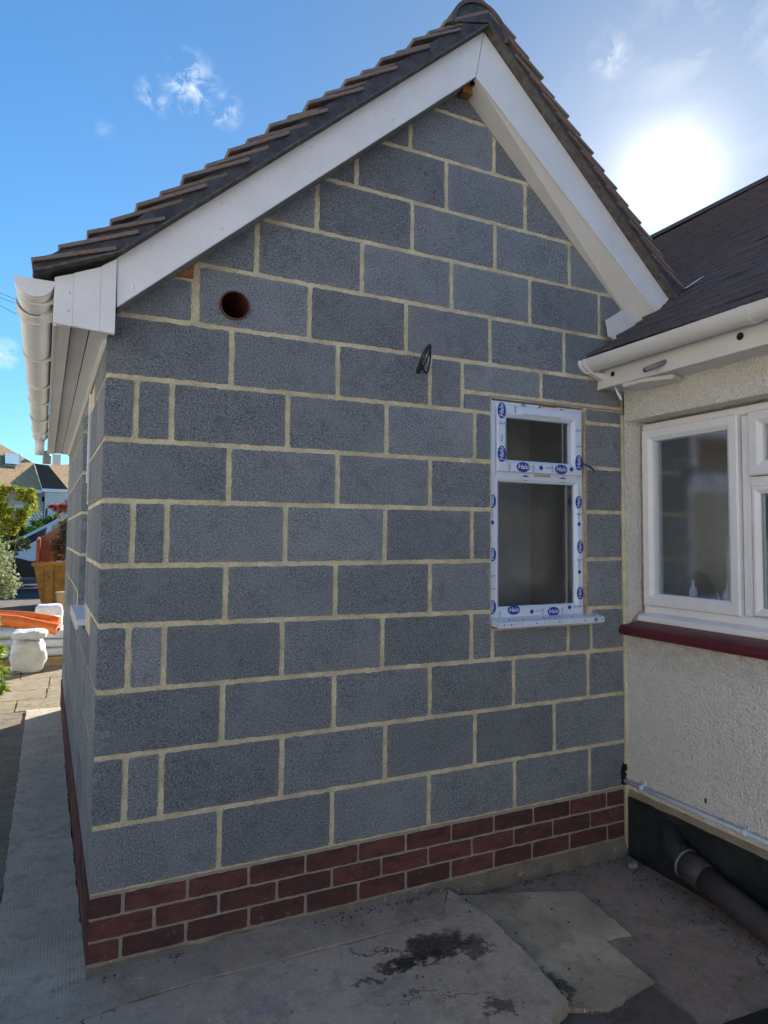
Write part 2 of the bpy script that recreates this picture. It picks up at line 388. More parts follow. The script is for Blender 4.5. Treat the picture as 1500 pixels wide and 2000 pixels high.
def jag(loop, step=.025, amp=.0016, seed=0, rnd=0.0):
    """subdivide a 2D loop and roughen it"""
    out = []; n = len(loop)
    for i in range(n):
        a = Vector(loop[i]); b = Vector(loop[(i + 1) % n]); L = (b - a).length
        k = max(1, int(L / step)); t = (b - a) / max(L, 1e-6); nn = Vector((t.y, -t.x))
        for j in range(k):
            p = a + (b - a) * (j / k)
            q = Vector((p.x * 37 + seed, p.y * 37, seed * .37))
            off = noise.noise(q) * amp * 1.6 + R.uniform(-amp, amp) * .6
            if j == 0 and rnd: p = p + (Vector(loop[i - 1]) - a).normalized() * rnd * .5 + t * rnd * .5
            out.append(tuple(p + nn * off))
    return out
def clip(poly, a, b, c):
    """keep a*u+b*v<=c"""
    out = []
    for i in range(len(poly)):
        p, q = poly[i], poly[(i + 1) % len(poly)]
        fp = a * p[0] + b * p[1] - c; fq = a * q[0] + b * q[1] - c
        if fp <= 0: out.append(p)
        if (fp < 0 < fq) or (fq < 0 < fp):
            t = fp / (fp - fq); out.append((p[0] + (q[0] - p[0]) * t, p[1] + (q[1] - p[1]) * t))
    return out
def area(p): return abs(sum(p[i][0] * p[(i + 1) % len(p)][1] - p[(i + 1) % len(p)][0] * p[i][1] for i in range(len(p)))) / 2
FRONT = lambda u, v, d: (u, d, v)
DS = Vector((-.0269, .99964, 0)); NS = Vector((-.99964, -.0269, 0))      # side wall direction and outward normal
SIDE = lambda u, v, d: tuple(DS * u + NS * (-d) + Vector((0, 0, v)))     # d grows into the wall

# ------------------------------------------------------------------ THE GROUND
GZ = -.345
mesh('ground', [(-400, -400, GZ), (400, -400, GZ), (400, 600, GZ), (-400, 600, GZ)], [(0, 1, 2, 3)], M_GROUND, kind='structure')
def slab(name, pts, mat, thick=.06, amp=.006, seed=1, grid=0):
    """ground piece: polygon (x,y,z) with broken edge and its own thickness"""
    loop = jag([(p[0], p[1]) for p in pts], .03, amp, seed)
    # plane fit through first/last for z
    def zz(x, y):
        w = 0; s = 0
        for p in pts:
            d_ = 1 / ((p[0] - x) ** 2 + (p[1] - y) ** 2 + 1e-4); w += d_; s += d_ * p[2]
        return s / w
    bm = bmesh.new(); solid(bm, [loop], lambda u, v, d: (u, v, zz(u, v) - d), 0, thick)
    o = bmobj(name, bm, mat); o['kind'] = 'structure'; return o
slab('patio_slab_brown', [(1.3, -.01, -.325), (2.47, -.012, -.333), (2.47, -4.5, -.335), (1.25, -4.5, -.335)], M_SLABC, .05, .001, 2)
slab('patio_slab_dark', [(1.40, -.80, -.320), (1.56, -.866, -.321), (1.66, -.85, -.321), (1.80, -.825, -.3225), (1.79, -1.1, -.321), (1.60, -1.6, -.321), (1.30, -1.6, -.321), (1.18, -.93, -.318)], M_SLABD, .03, .010, 5)
slab('patio_slab_pale', [(1.475, -.030, -.308), (2.0, -.20, -.3215), (1.965, -.548, -.3225), (1.845, -.54, -.3220), (1.825, -.81, -.3225), (1.57, -.855, -.318), (1.41, -.80, -.300), (1.43, -.3, -.300)], M_SLABB, .02, .007, 3)
slab('patio_slab_front', [(-.30, -.33, -.268), (-.06, -.237, -.268), (.16, -.213, -.262), (.36, -.208, -.260), (.63, -.216, -.262), (1.07, -.212, -.268), (1.30, -.205, -.272), (1.432, -.02, -.274), (1.472, -.288, -.274), (1.455, -.59, -.272), (1.428, -.815, -.272), (1.18, -.93, -.272), (1.0, -1.7, -.272), (-.6, -1.7, -.272), (-.5, -.5, -.270)], M_SLABA, .07, .005, 4)
slab('patio_slab_haunch', [(-.03, -.012, -.274), (.16, .003, -.258), (.60, .003, -.252), (1.1, .003, -.262), (1.431, .003, -.272), (1.428, -.012, -.272), (1.30, -.200, -.268), (1.07, -.205, -.264), (.63, -.209, -.258), (.36, -.201, -.256), (.16, -.206, -.258), (-.06, -.230, -.266)], M_HAUNCH, .07, .002, 6)
slab('path_strip', [(.004, -.02, -.276), (-.045, -.225, -.27), (-.30, -.32, -.27), (-.315, .2, -.276), (-.305, .66, -.279), (-.317, 1.3, -.28), (-.328, 1.82, -.28), (-.337, 2.55, -.28), (-.355, 3.18, -.28), (-.378, 4.25, -.282), (-.112, 4.23, -.282), (-.06, 2.0, -.28), (-.02, .6, -.278)], M_STRIP, .06, .005, 8)
slab('side_path', [(-.300, -.30, -.300), (-.31, .5, -.300), (-.332, 2.5, -.300), (-.372, 4.26, -.302), (-1.5, 4.4, -.302), (-1.5, -3.0, -.300), (-.7, -3.0, -.300)], M_EARTH, .04, .003, 9)
pav = empty('stone_paving', 'pale riven stone slabs paving the sunlit drive past the house corner', 'paving')
pav['kind'] = 'structure'
rows = [4.27, 4.74, 5.20, 5.80, 6.35, 6.95, 7.6]
box('jointing', (-2.6, 4.262, -.335), (2.6, 7.6, -.312), M_EARTH, pav)
for i in range(len(rows) - 1):
    x = -2.6 + R.uniform(-.3, .3)
    while x < 2.4:
        w = R.choice([.45, .6, .6, .75]); a, b = rows[i] + .006, rows[i + 1] - .006
        lp = jag([(x + .006, a), (x + w - .006, a), (x + w - .006, b), (x + .006, b)], .08, .004, R.random() * 50)
        zt = -.300 + R.uniform(-.003, .003)
        plate('paving_stone', [lp], lambda u, v, d, zt=zt: (u, v, zt - d), 0, .03, M_PAVER, pav)
        x += w
mesh('driveway', [(-6, 7.62, -.318), (6, 7.62, -.318), (6, 16.5, -.318), (-6, 16.5, -.318)], [(0, 1, 2, 3)], m_conc('driveway_concrete', (.26, .23, .19), (.17, .15, .12)), kind='structure')
mesh('road', [(-60, 17, -.33), (60, 17, -.33), (60, 24.5, -.33), (-60, 24.5, -.33)], [(0, 1, 2, 3)], M_ROAD, kind='structure')

# ------------------------------------------------------------------ THE BLOCK EXTENSION
EXT = empty('block_extension', 'new grey concrete block extension with white bargeboards and steep gable', 'house extension')
X1 = 2.478
beds = {0: (-.002, 0), 1: (.2288, -.0012), 2: (.4675, .0002), 3: (.6982, -.0019), 4: (.9331, -.0106), 5: (1.1464, .0027), 6: (1.3827, .0042), 7: (1.6068, .0045), 8: (1.8391, .0043), 9: (2.0711, .0029), 10: (2.3097, -.0039), 11: (2.5439, -.005), 12: (2.7847, -.0111), 13: (3.0090, -.0004), 14: (3.2400, -.002), 15: (3.47, 0)}
bz = lambda k, x: beds[k][0] + beds[k][1] * x
perps = {1: [.443, .894, 1.343, 1.796, 2.247], 2: [.105, .228, .68, 1.13, 1.579, 2.03], 3: [.444, .896, 1.345, 1.791, 2.242], 4: [.103, .226, .674, 1.113, 1.559, 1.673, 2.118, 2.264],
         5: [.446, .896, 1.343, 1.67, 2.228], 6: [.105, .224, .679, 1.121, 1.561, 1.67, 2.228], 7: [.449, .899, 1.34, 1.67, 2.228], 8: [.105, .231, .681, 1.124, 1.575, 1.67, 2.228], 9: [.45, .895, 1.337, 1.507, 1.958],
         10: [.313, .767, 1.214, 1.659, 2.102], 11: [.543, 1.0, 1.447, 1.891, 2.332], 12: [.794, 1.242, 1.687, 2.138], 13: [.971, 1.418, 1.865], 14: [1.231, 1.682], 15: []}
# soffit line at the wall: left and right rake
clL = lambda p: clip(p, -.888, 1, 2.043)        # z <= 2.043+.888x
clR = lambda p: clip(p, .905, 1, 4.717)         # z <= 4.717-.905x
WX0, WX1, WZ0, WZ1 = 1.668, 2.228, .838, 1.918
gable = clR(clL([(0.004, -.001), (X1 + .012, -.001), (X1 + .012, 3.7), (0.004, 3.7)]))
hole = [(.457 + .060 * math.cos(a * math.pi / 12), 2.166 + .058 * math.sin(a * math.pi / 12)) for a in range(24)]
wall = plate('gable_wall', [gable, [(WX0, WZ0), (WX0, WZ1), (WX1, WZ1), (WX1, WZ0)], hole[::-1]], FRONT, .0035, .10, M_MORTAR, EXT)
wall.name = 'gable_wall'
G = .0108
def block(poly, to3, parent, name='block', depth=.05, mat=M_BLOCK, proud=None, holes=(), amp=.0021, step=.013):
    if len(poly) < 3 or area(poly) < .0012: return
    lp = jag(poly, step, amp, R.random() * 90, .0025)
    pr = R.uniform(-.0012, .0012) if proud is None else proud
    return plate(name, [lp] + list(holes), to3, pr, depth, mat, parent)
for k in range(1, 16):
    xs = [0.0] + perps[k] + [X1 + .004]
    for i in range(len(xs) - 1):
        a, b = xs[i], xs[i + 1]
        ga = 0 if i == 0 else G; gb = G * (1 if i < len(xs) - 2 else .6)
        x0, x1 = a + ga, b - gb
        if k in (5, 6, 7, 8) and abs(a - 1.67) < .01: continue
        poly = [(x0, bz(k - 1, x0) + G * .9), (x1, bz(k - 1, x1) + G * .9), (x1, bz(k, x1) - G * .9), (x0, bz(k, x0) - G * .9)]
        if k == 4 and 1.66 < a < 2.2: poly = clip(poly, 0, 1, WZ0 - .012)
        if k in (5, 6, 7, 8) and abs(b - 1.67) < .01: poly = clip(poly, 1, 0, WX0 - .006)
        if k in (5, 6, 7, 8) and abs(a - 2.228) < .01: poly = clip(poly, -1, 0, -(WX1 + .014))
        if k == 9 and i >= 4: poly = clip(poly, 0, -1, -1.945)
        if k == 4 and a > 2.2: poly = clip(poly, 0, 1, .905)
        if k == 10 and i == 0: poly = clip(poly, 0, 1, 2.236); poly = clip(poly, 1, 0, .292)
        poly = clR(clL(poly)); poly = clip(poly, .888 * -1, 1, 2.037)
        hs = []
        if k == 10 and i == 1: hs = [hole[::-1]]
        if len(poly) > 2: block(poly, FRONT, wall, holes=hs)
# cut pieces round the window head
block([(1.345 + .17, bz(8, 1.6) + .008), (WX0 - .008, bz(8, 1.6) + .008), (WX0 - .008, 1.922), (1.345 + .17, 1.924)], FRONT, wall)
block([(WX1 + .014, bz(8, 2.3) + .008), (X1, bz(8, 2.3) + .008), (X1, 1.915), (WX1 + .014, 1.915)], FRONT, wall)
box('brick', (.222, -.006, 2.247), (.298, .02, 2.312), M_WOODEND, wall, .003)
box('lintel', (1.655, -.004, 1.922), (X1, .02, 1.9285), M_LIP, wall)
tube('mortar_smear', [(X1 + .004, -.004, -.30), (X1 + .006, -.008, .4), (X1 + .002, -.007, 1.1), (X1 - .001, -.006, 1.9)], .013, M_MORTAR, wall, 8, rs=[.014, .012, .013, .009])
# brick plinth
bk = plate('brick_plinth', [[(0.006, -.34), (X1 + .012, -.34), (X1 + .012, -.002), (0.006, -.002)]], FRONT, .0045, .10, M_MORTAR2, EXT)
BB = [[.11, .331, .558, .785, 1.012, 1.232, 1.457, 1.682, 1.904, 2.121, 2.355], [.217, .446, .67, .897, 1.118, 1.342, 1.564, 1.792, 2.018, 2.248], [.106, .329, .561, .788, 1.014, 1.234, 1.455, 1.682, 1.897, 2.12, 2.359]]
for r_, xs in enumerate(BB):
    zt = -.012 - r_ * .0765; zb = zt - .066
    xs = [0.0] + xs + [X1 - .004]
    for i in range(len(xs) - 1):
        x0 = xs[i] + (0 if i == 0 else .006); x1 = xs[i + 1] - .006
        sl_ = -.006 * (r_ + 1) / 3
        block([(x0, zb + sl_ * x0), (x1, zb + sl_ * x1), (x1, zt + sl_ * x1 * .8), (x0, zt + sl_ * x0 * .8)], FRONT, bk, 'brick', .05, M_BRICK, proud=R.uniform(-.003, .0015), amp=.0014, step=.016)
# rough mortar footing at the base
bm = bmesh.new(); N_ = 90; prev = None
for i in range(N_ + 1):
    x = -.004 + (X1 + .01) * i / N_
    zt = -.243 - .010 * x / 2 + noise.noise(Vector((x * 9, 1, 2))) * .010 + noise.noise(Vector((x * 40, 3, 2))) * .004
    yb = -.018 - abs(noise.noise(Vector((x * 6, 5, 2)))) * .028
    row = [bm.verts.new((x, -.0005, zt)), bm.verts.new((x, -.006, zt - .012)), bm.verts.new((x, yb * .6, -.29)), bm.verts.new((x, yb, -.345))]
    if prev:
        for j in range(3): bm.faces.new((prev[j], row[j], row[j + 1], prev[j + 1]))
    prev = row
bmobj('mortar_footing', bm, m_mortar('footing_mortar', (.235, .20, .155), (.13, .11, .09)), EXT, smooth=True)

# side wall (faces the path)
SL = 4.12; SW0, SW1 = .86, 1.56
swall = plate('side_wall', [[(.006, -.001), (SL, -.001), (SL, 2.2), (.006, 2.2)], [(SW0, .835), (SW0, 1.93), (SW1, 1.93), (SW1, .835)]], SIDE, .0035, .10, M_MORTAR, EXT)
for k in range(1, 10):
    z0, z1 = beds[k - 1][0] + G * .9, beds[k][0] - G * .9
    xs = [0.0] + ([.22 + .45 * j for j in range(9)] if k % 2 else [.445 + .45 * j for j in range(9)])
    xs = [x for x in xs if x < SL - .03] + [SL]
    for i in range(len(xs) - 1):
        a, b = xs[i] + (0 if i == 0 else G), xs[i + 1] - (G if i < len(xs) - 2 else 0)
        poly = [(a, z0), (b, z0), (b, z1), (a, z1)]
        if z1 > .84 and z0 < 1.9 and b > SW0 and a < SW1:
            zm = (z0 + z1) / 2
            if z0 < .835 < z1: poly = clip(poly, 0, 1, .828)
            elif z0 < 1.93 < z1 and zm > 1.9: poly = clip(poly, 0, -1, -1.94)
            else:
                for q in (clip(poly, 1, 0, SW0 - .002), clip(poly, -1, 0, -(SW1 + .002))):
                    if len(q) > 2: block(q, SIDE, swall)
                continue
        block(poly, SIDE, swall)
sbk = plate('side_plinth', [[(.006, -.34), (SL, -.34), (SL, -.002), (.006, -.002)]], SIDE, .002, .10, M_MORTAR2, EXT)
for r_ in range(3):
    zt = -.012 - r_ * .0765; zb = zt - .066; s0 = 0; i = 0
    while s0 < SL - .02:
        w = (.104 if (i == 0 and r_ % 2) else .22); s1 = min(SL, s0 + w)
        block([(s0 + (.0 if i == 0 else .005), zb), (s1 - .005, zb), (s1 - .005, zt), (s0 + (.0 if i == 0 else .005), zt)], SIDE, sbk, 'brick', .05, M_BRICK, proud=-.005 + R.uniform(-.0015, .0015), amp=.0012, step=.06)
        s0 = s1 + .002; i += 1
# far end wall and inside faces so that the shell is closed
far = DS * SL
box('rear_wall', (far.x + .01, far.y - .10, -.34), (X1, far.y, 2.2), M_MORTAR, EXT)
plate('rear_gable', [[(far.x + .02, 2.2), (3.3, 2.2), (1.545, 3.45)]], FRONT, far.y - .1, far.y, M_MORTAR, EXT)
M_INT = plain('bare_plasterboard', (.40, .40, .41), .9, var=.25, scale=3)
box('inner_partition', (.15, 1.9, -.3), (X1 - .01, 1.95, 2.15), M_INT, EXT)
box('inner_floor', (.10, .10, -.31), (X1 - .01, 4.0, -.29), M_INT, EXT)
box('ceiling', (.10, .50, 2.155), (X1 - .01, 4.0, 2.17), M_INT, EXT)

# ---- small side window seen edge-on
sw = bpy.data.objects.new('side_window', None); link(sw, EXT)
def sidebox(name, s0, s1, z0, z1, d0, d1, mat, parent, bevel=.002):
    bm = bmesh.new(); lo = (s0, d0, z0); hi = (s1, d1, z1)
    V = [SIDE(s, z, dd) for s in (s0, s1) for dd in (d0, d1) for z in (z0, z1)]
    vs = [bm.verts.new(v) for v in V]
    for f in ((0, 1, 3, 2), (4, 6, 7, 5), (0, 4, 5, 1), (2, 3, 7, 6), (0, 2, 6, 4), (1, 5, 7, 3)): bm.faces.new([vs[i] for i in f])
    if bevel: bmesh.ops.bevel(bm, geom=bm.edges[:], offset=bevel, segments=1, affect='EDGES', clamp_overlap=True)
    return bmobj(name, bm, mat, parent)
for a in ((SW0 + .005, SW0 + .07, .83, 1.92), (SW1 - .07, SW1 - .005, .83, 1.92), (SW0 + .071, SW1 - .071, .83, .90), (SW0 + .071, SW1 - .071, 1.85, 1.92), (1.18, 1.22, .901, 1.849)):
    sidebox('frame', *a, .034, .090, M_FILM, sw)
sidebox('pane', SW0 + .07, 1.18, .90, 1.85, .068, .074, M_GLASS2, sw, 0)
sidebox('pane', 1.22, SW1 - .07, .90, 1.85, .068, .074, M_GLASS2, sw, 0)
ssill = sidebox('window_sill', SW0 - .03, SW1 + .02, .838, .868, -.036, .095, M_FILM, sw, .003)
sidebox('film_strip', SW0 - .004, SW0 + .03, 1.50, 1.925, -.010, .033, M_FILM, sw, .001)
sidebox('foam_smear', SW0 - .004, SW0 + .02, 1.40, 1.50, -.006, .02, plain('white_foam_smear', (.62, .62, .58), .8, var=.4, scale=60), sw, .004)
sidebox('sill_nose', SW0 - .03, SW1 + .02, .822, .8375, -.036, -.024, M_FILM, sw, .002)
for i in range(5): 
    z0_ = (.87, 1.155, 1.39, 1.615, 1.847)[i]; z1_ = (1.137, 1.373, 1.597, 1.830, 1.925)[i]
    sidebox('block', SW1 - .003, SW1 + .02, z0_, z1_, .0, .10, M_BLOCK, swall)

# ---- gable window, still in its printed protective film
win = bpy.data.objects.new('gable_window', None); link(win, EXT)
YF = .012
def frame_ring(name, x0, x1, z0, z1, w, y0, y1, mat, parent, cham=.012, wz=None):
    """mitred frame of four members with a sloping inner bead"""
    wz = wz or w
    o = [(x0, z0), (x1, z0), (x1, z1), (x0, z1)]; i_ = [(x0 + w, z0 + wz), (x1 - w, z0 + wz), (x1 - w, z1 - wz), (x0 + w, z1 - wz)]
    m_ = [(x0 + w - cham, z0 + wz - cham), (x1 - w + cham, z0 + wz - cham), (x1 - w + cham, z1 - wz + cham), (x0 + w - cham, z1 - wz + cham)]
    e_ = [(x0 + .004, z0 + .004), (x1 - .004, z0 + .004), (x1 - .004, z1 - .004), (x0 + .004, z1 - .004)]
    res = []
    for k in range(4):
        j = (k + 1) % 4
        prof = [(o, y1), (o, y0 + .004), (e_, y0), (m_, y0), (i_, y0 + .014), (i_, y1)]
        V = []; F = []
        for lp, yy in prof: V += [(lp[k][0], yy, lp[k][1]), (lp[j][0], yy, lp[j][1])]
        for q in range(len(prof)):
            a = 2 * q; b = (2 * q + 2) % len(V); F.append((a, a + 1, b + 1, b))
        res.append(mesh(name, V, F, mat, parent))
    return res
# outer frame, transom
outer = frame_ring('frame_member', WX0 + .002, WX1 - .002, WZ0 + .044, WZ1 - .006, .030, YF, .075, M_FILM, win, .006)
box('transom', (WX0 + .034, YF + .002, 1.530), (WX1 - .034, .07, 1.600), M_FILM, win, .003)
sash = frame_ring('sash_member', 1.700, 2.207, 1.572, 1.893, .058, YF - .016, YF + .04, M_FILM, win, .016)
bead = frame_ring('glazing_bead', WX0 + .024, WX1 - .020, WZ0 + .066, 1.555, .030, YF - .001, YF + .04, M_FILM, win, .014)
box('trickle_vent', (1.845, YF - .030, 1.852), (2.075, YF - .015, 1.868), M_FILM, win, .003)
mesh('pane', [(1.74, .036, 1.61), (2.17, .036, 1.61), (2.17, .036, 1.86), (1.74, .036, 1.86)], [(0, 1, 2, 3)], M_GLASS2, win)
mesh('pane', [(1.70, .036, .91), (2.20, .036, .91), (2.20, .036, 1.56), (1.70, .036, 1.56)], [(0, 1, 2, 3)], M_GLASS2, win)
for x0, x1, z0, z1 in ((1.755, 1.760, 1.63, 1.835), (2.118, 2.128, 1.63, 1.835), (1.722, 1.728, .935, 1.53), (2.137, 2.149, .935, 1.53)):
    box('spacer_bar', (x0, .040, z0), (x1, .050, z1), M_OLDUPVC, win)
sill = plate('window_sill', [[(-.055, .870), (-.055, .845), (-.045, .838), (-.045, .846), (.07, .846), (.07, .883), (.012, .883)]], lambda u, v, d: (d, u, v), 1.672, 2.300, M_FILM, win)
# printed film marks
def text_mesh(txt, size, shear=.25):
    cu = bpy.data.curves.new('t', 'FONT'); cu.body = txt; cu.size = size; cu.shear = shear; cu.align_x = 'CENTER'; cu.align_y = 'CENTER'; cu.resolution_u = 2; cu.offset = size * .012
    o = bpy.data.objects.new('t', cu); COL.objects.link(o); bpy.context.view_layer.update()
    me = o.to_mesh(); V = [tuple(v.co) for v in me.vertices]; F = [tuple(p.vertices) for p in me.polygons]; o.to_mesh_clear()
    bpy.data.objects.remove(o); bpy.data.curves.remove(cu); return V, F
TV, TF = text_mesh('Halo', .026)
TV2, TF2 = text_mesh('approved', .007, 0)
def logo_mesh(cut=None):
    V = []; F = []; mi = []
    n = 22; V += [(.031 * math.cos(2 * math.pi * i / n), .0195 * math.sin(2 * math.pi * i / n), 0) for i in range(n)]; F.append(tuple(range(n))); mi.append(0)
    b = len(V); V += [(x * 1.0, y + .001, .0006) for x, y, z in TV]
    for f in TF: F.append(tuple(i + b for i in f)); mi.append(1)
    me = bpy.data.meshes.new('film_logo'); me.from_pydata(V, [], F); me.materials.append(M_INK); me.materials.append(M_INKW)
    for p, k in zip(me.polygons, mi): p.material_index = k
    return me
def diamond_mesh():
    V = [(-.011, 0, 0), (0, -.011, 0), (.011, 0, 0), (0, .011, 0)]; F = [(0, 1, 2, 3)]
    b = len(V); V += [(x + .035, y + .002, 0) for x, y, z in TV2]; F += [tuple(i + b for i in f) for f in TF2]
    me = bpy.data.meshes.new('film_mark'); me.from_pydata(V, [], F); me.materials.append(M_INK); return me
def arrow_mesh():
    V = []; F = []
    for (x0, y0, x1, y1) in ((-.001, -.016, .001, .016), (-.007, .004, .007, .007), (-.005, -.004, .005, -.002), (-.004, -.012, .004, -.009)):
        b = len(V); V += [(x0, y0, 0), (x1, y0, 0), (x1, y1, 0), (x0, y1, 0)]; F.append((b, b + 1, b + 2, b + 3))
    me = bpy.data.meshes.new('film_mark'); me.from_pydata(V, [], F); me.materials.append(plain('pale_blue_print', (.20, .32, .62), .4)); return me
LM = logo_mesh(); DM = diamond_mesh(); AM = arrow_mesh()
def mark(me, x, z, y, rot=0, sc=1.0, parent=win, tilt=0):
    o = bpy.data.objects.new(me.name, me); link(o, parent)
    o.matrix_world = Matrix.Translation((x, y, z)) @ Matrix.Rotation(rad(90) + tilt, 4, 'X') @ Matrix.Rotation(rad(rot), 4, 'Z') @ Matrix.Scale(sc, 4)
ys = YF - .0172
for x, z, r in ((1.855, 1.895 - .012, 0),): pass
# sash: sides, bottom
for x, z, r, k in ((1.722, 1.862, 90, 0), (1.722, 1.655, 90, 0), (2.188, 1.638, 90, 0), (1.845, 1.598, 0, 0), (2.075, 1.598, 0, 0), (1.952, 1.600, 0, 1), (1.722, 1.80, 90, 2), (1.722, 1.73, 0, 2), (2.185, 1.80, 90, 2), (1.905, 1.595, 0, 2), (2.02, 1.598, 0, 2), (1.80, 1.875, 0, 2), (2.14, 1.602, 0, 1), (1.765, 1.594, 0, 2), (2.19, 1.72, 90, 2)):
    mark((LM, DM, AM)[k], x, z, ys, r, 1.25 if k == 0 else 1.3)
for x, z, r, k in ((1.86, 1.9005, 0, 0), (2.09, 1.9005, 0, 1), (1.955, 1.9005, 0, 1)): mark((LM, DM, AM)[k], x, z, YF - .0012, r, .45 if k == 0 else .6)
yt = YF - .0004
for x, z, r, k in ((1.872, 1.548, 0, 0), (2.10, 1.548, 0, 0), (1.76, 1.549, 0, 2), (1.985, 1.548, 0, 1)): mark((LM, DM, AM)[k], x, z, YF + .0005, r, .7)
yo = YF - .0022
for x, z, r, k in ((1.679, 1.43, 90, 0), (1.679, 1.18, 90, 0), (1.679, .935, 90, 0), (1.679, 1.33, 90, 1), (1.679, 1.08, 90, 2), (1.679, 1.02, 90, 2),
                   (2.197, 1.44, 90, 0), (2.205, 1.215, 90, 0), (2.203, .985, 90, 0), (2.199, 1.33, 90, 1), (2.199, 1.09, 90, 1), (2.199, 1.15, 90, 2), (2.2, .92, 90, 2), (2.199, 1.38, 90, 2),
                   (1.80, .917, 0, 0), (2.035, .900, 0, 0), (1.905, .905, 0, 1), (2.135, .917, 0, 1), (1.97, .905, 0, 2), (1.72, .90, 0, 2), (2.09, .905, 0, 2)):
    mark((LM, DM, AM)[k], x, z, yo, r, (1.05 if r else 1.15) if k == 0 else 1.15)
for x, k in ((1.74, 1), (1.80, 2), (1.70, 1), (1.885, 1), (1.93, 2), (2.02, 1), (2.11, 2), (2.175, 1), (2.245, 0), (2.285, 1), (1.84, 2)):
    mark((LM, DM, AM)[k], x, .858, -.0556, 0, .42)
for x in (1.75, 1.83, 1.95, 2.05, 2.12, 2.2, 2.26): 
    o = bpy.data.objects.new('film_mark', DM); link(o, win); o.matrix_world = Matrix.Translation((x, -.024, .8765)) @ Matrix.Rotation(rad(11), 4, 'X') @ Matrix.Scale(.9, 4)
# foam / packer scraps and strap tail
box('packer', (1.955, YF - .0195 + .014, 1.9055), (2.06, YF + .01, 1.914), M_WOODEND, win)
box('packer', (1.925, YF - .002, 1.558), (2.02, YF + .002, 1.568), plain('pinkish_sealant', (.50, .38, .30), .8, var=.4, scale=60), win)
tube('strap_tail', [(2.205, YF - .02, 1.635), (2.24, -.022, 1.622), (2.285, -.012, 1.600)], .005, M_INK, win, 6)
tube('foam_bead', [(2.229, .004, .88), (2.231, .003, 1.1), (2.229, .004, 1.5), (2.231, .003, 1.75), (2.230, .004, 1.905)], .006, plain('buff_expanding_foam', (.50, .36, .22), .8, var=.3, scale=60), win, 6, rs=[.007, .003, .006, .009, .004])

box('light_band_board', (2.02, .55, -.28), (2.30, .57, 2.05), plain('pale_band_board', (.70, .68, .66), .8), EXT)  # pale board added indoors to make the light band in the glass
# ---- vent sleeve through the gable
bm = bmesh.new(); n = 32; rg = []
for rr, yy in ((.059, .03), (.059, -.012), (.0535, -.012), (.0535, .28)):
    rg.append([bm.verts.new((.457 + rr * math.cos(2 * math.pi * i / n), yy, 2.166 + rr * .985 * math.sin(2 * math.pi * i / n))) for i in range(n)])
for a in range(3):
    for i in range(n): bm.faces.new((rg[a][i], rg[a][(i + 1) % n], rg[a + 1][(i + 1) % n], rg[a + 1][i]))
bm.faces.new(rg[3])
smooth_by_angle(bmobj('vent_sleeve', bm, M_SLEEVE, EXT))

# ---- bargeboards, soffit, box ends
YB = -.12
barL = [(.020, 2.2325), (1.5455, 3.592), (1.503, 3.363), (.0235, 2.056)]
barR = [(1.5455, 3.592), (2.706, 2.523), (2.608, 2.428), (1.503, 3.363)]
barL = [(.020, 2.232), (1.544, 3.592), (1.502, 3.363), (.0235, 2.056)]
barR = [(1.547, 3.591), (2.706, 2.523), (2.612, 2.436), (1.505, 3.362)]
bl = plate('bargeboard', [barL], FRONT, YB, YB + .012, M_UPVC, EXT, bevel=.0015)
br = plate('bargeboard', [barR], FRONT, YB + .0005, YB + .012, M_UPVC, EXT, bevel=.0015)
def ribbon(name, p0, p1, y0, y1, t, mat, parent):
    """board lying under the rake from (x,z) p0 to p1"""
    d_ = Vector((p1[0] - p0[0], 0, p1[1] - p0[1])); nn = Vector((-d_.z, 0, d_.x)).normalized()
    V = []
    for p in (p0, p1):
        for yy in (y0, y1):
            for k in (0, t): V.append(Vector((p[0], yy, p[1])) + nn * k)
    return mesh(name, V, [(0, 2, 6, 4), (1, 5, 7, 3), (0, 4, 5, 1), (2, 3, 7, 6), (0, 1, 3, 2), (4, 6, 7, 5)], mat, parent)
# return lip behind the lower edge, then the soffit board back to the wall
ribbon('bargeboard_lip', (.03, 2.062), (1.502, 3.364), YB + .012, YB + .034, .010, M_LIP, bl)
ribbon('bargeboard_lip', (1.506, 3.364), (2.606, 2.440), YB + .012, YB + .030, .010, M_UPVC, br)
ribbon('soffit_board', (.03, 2.066), (1.505, 3.370), YB + .034, -.001, .009, M_LIP, EXT)
V = []
for (xa, za, zb) in ((1.520, 3.352, 3.344), (2.62, 2.428, 2.345)):
    V += [(xa, YB + .013, za), (xa, .002, zb), (xa, YB + .013, za + .009), (xa, .002, zb + .009)]
mesh('soffit_board', V, [(0, 1, 5, 4), (2, 6, 7, 3), (0, 4, 6, 2), (1, 3, 7, 5), (0, 2, 3, 1), (4, 5, 7, 6)], M_OLDUPVC, EXT)
box('apex_packer', (1.475, -.055, 3.325), (1.525, -.012, 3.37), M_WOODEND, EXT)
plate('end_board', [[(2.350, 2.385), (2.47, 2.46), (2.62, 2.46), (2.62, 2.36), (2.50, 2.25), (2.365, 2.30)]], FRONT, -.040, -.026, M_OLDUPVC, EXT)
# screw caps
def cap(x, z, y, parent, r=.0062):
    bm = bmesh.new(); bmesh.ops.create_uvsphere(bm, u_segments=10, v_segments=6, radius=r)
    for v in bm.verts: v.co = Vector((v.co.x + x, v.co.y * .55 + y, v.co.z + z))
    return bmobj('screw_cap', bm, M_SCREW, parent, smooth=True)
for x in (.07, .375, .72, 1.08, 1.40):
    zz = 2.232 + .892 * (x - .02)
    cap(x, zz - .035, YB, bl); cap(x + .004, zz - .135, YB, bl)
for x in (1.64, 1.95, 2.3):
    zz = 3.592 - .921 * (x - 1.547)
    cap(x, zz - .045, YB, br); cap(x, zz - .15, YB, br)
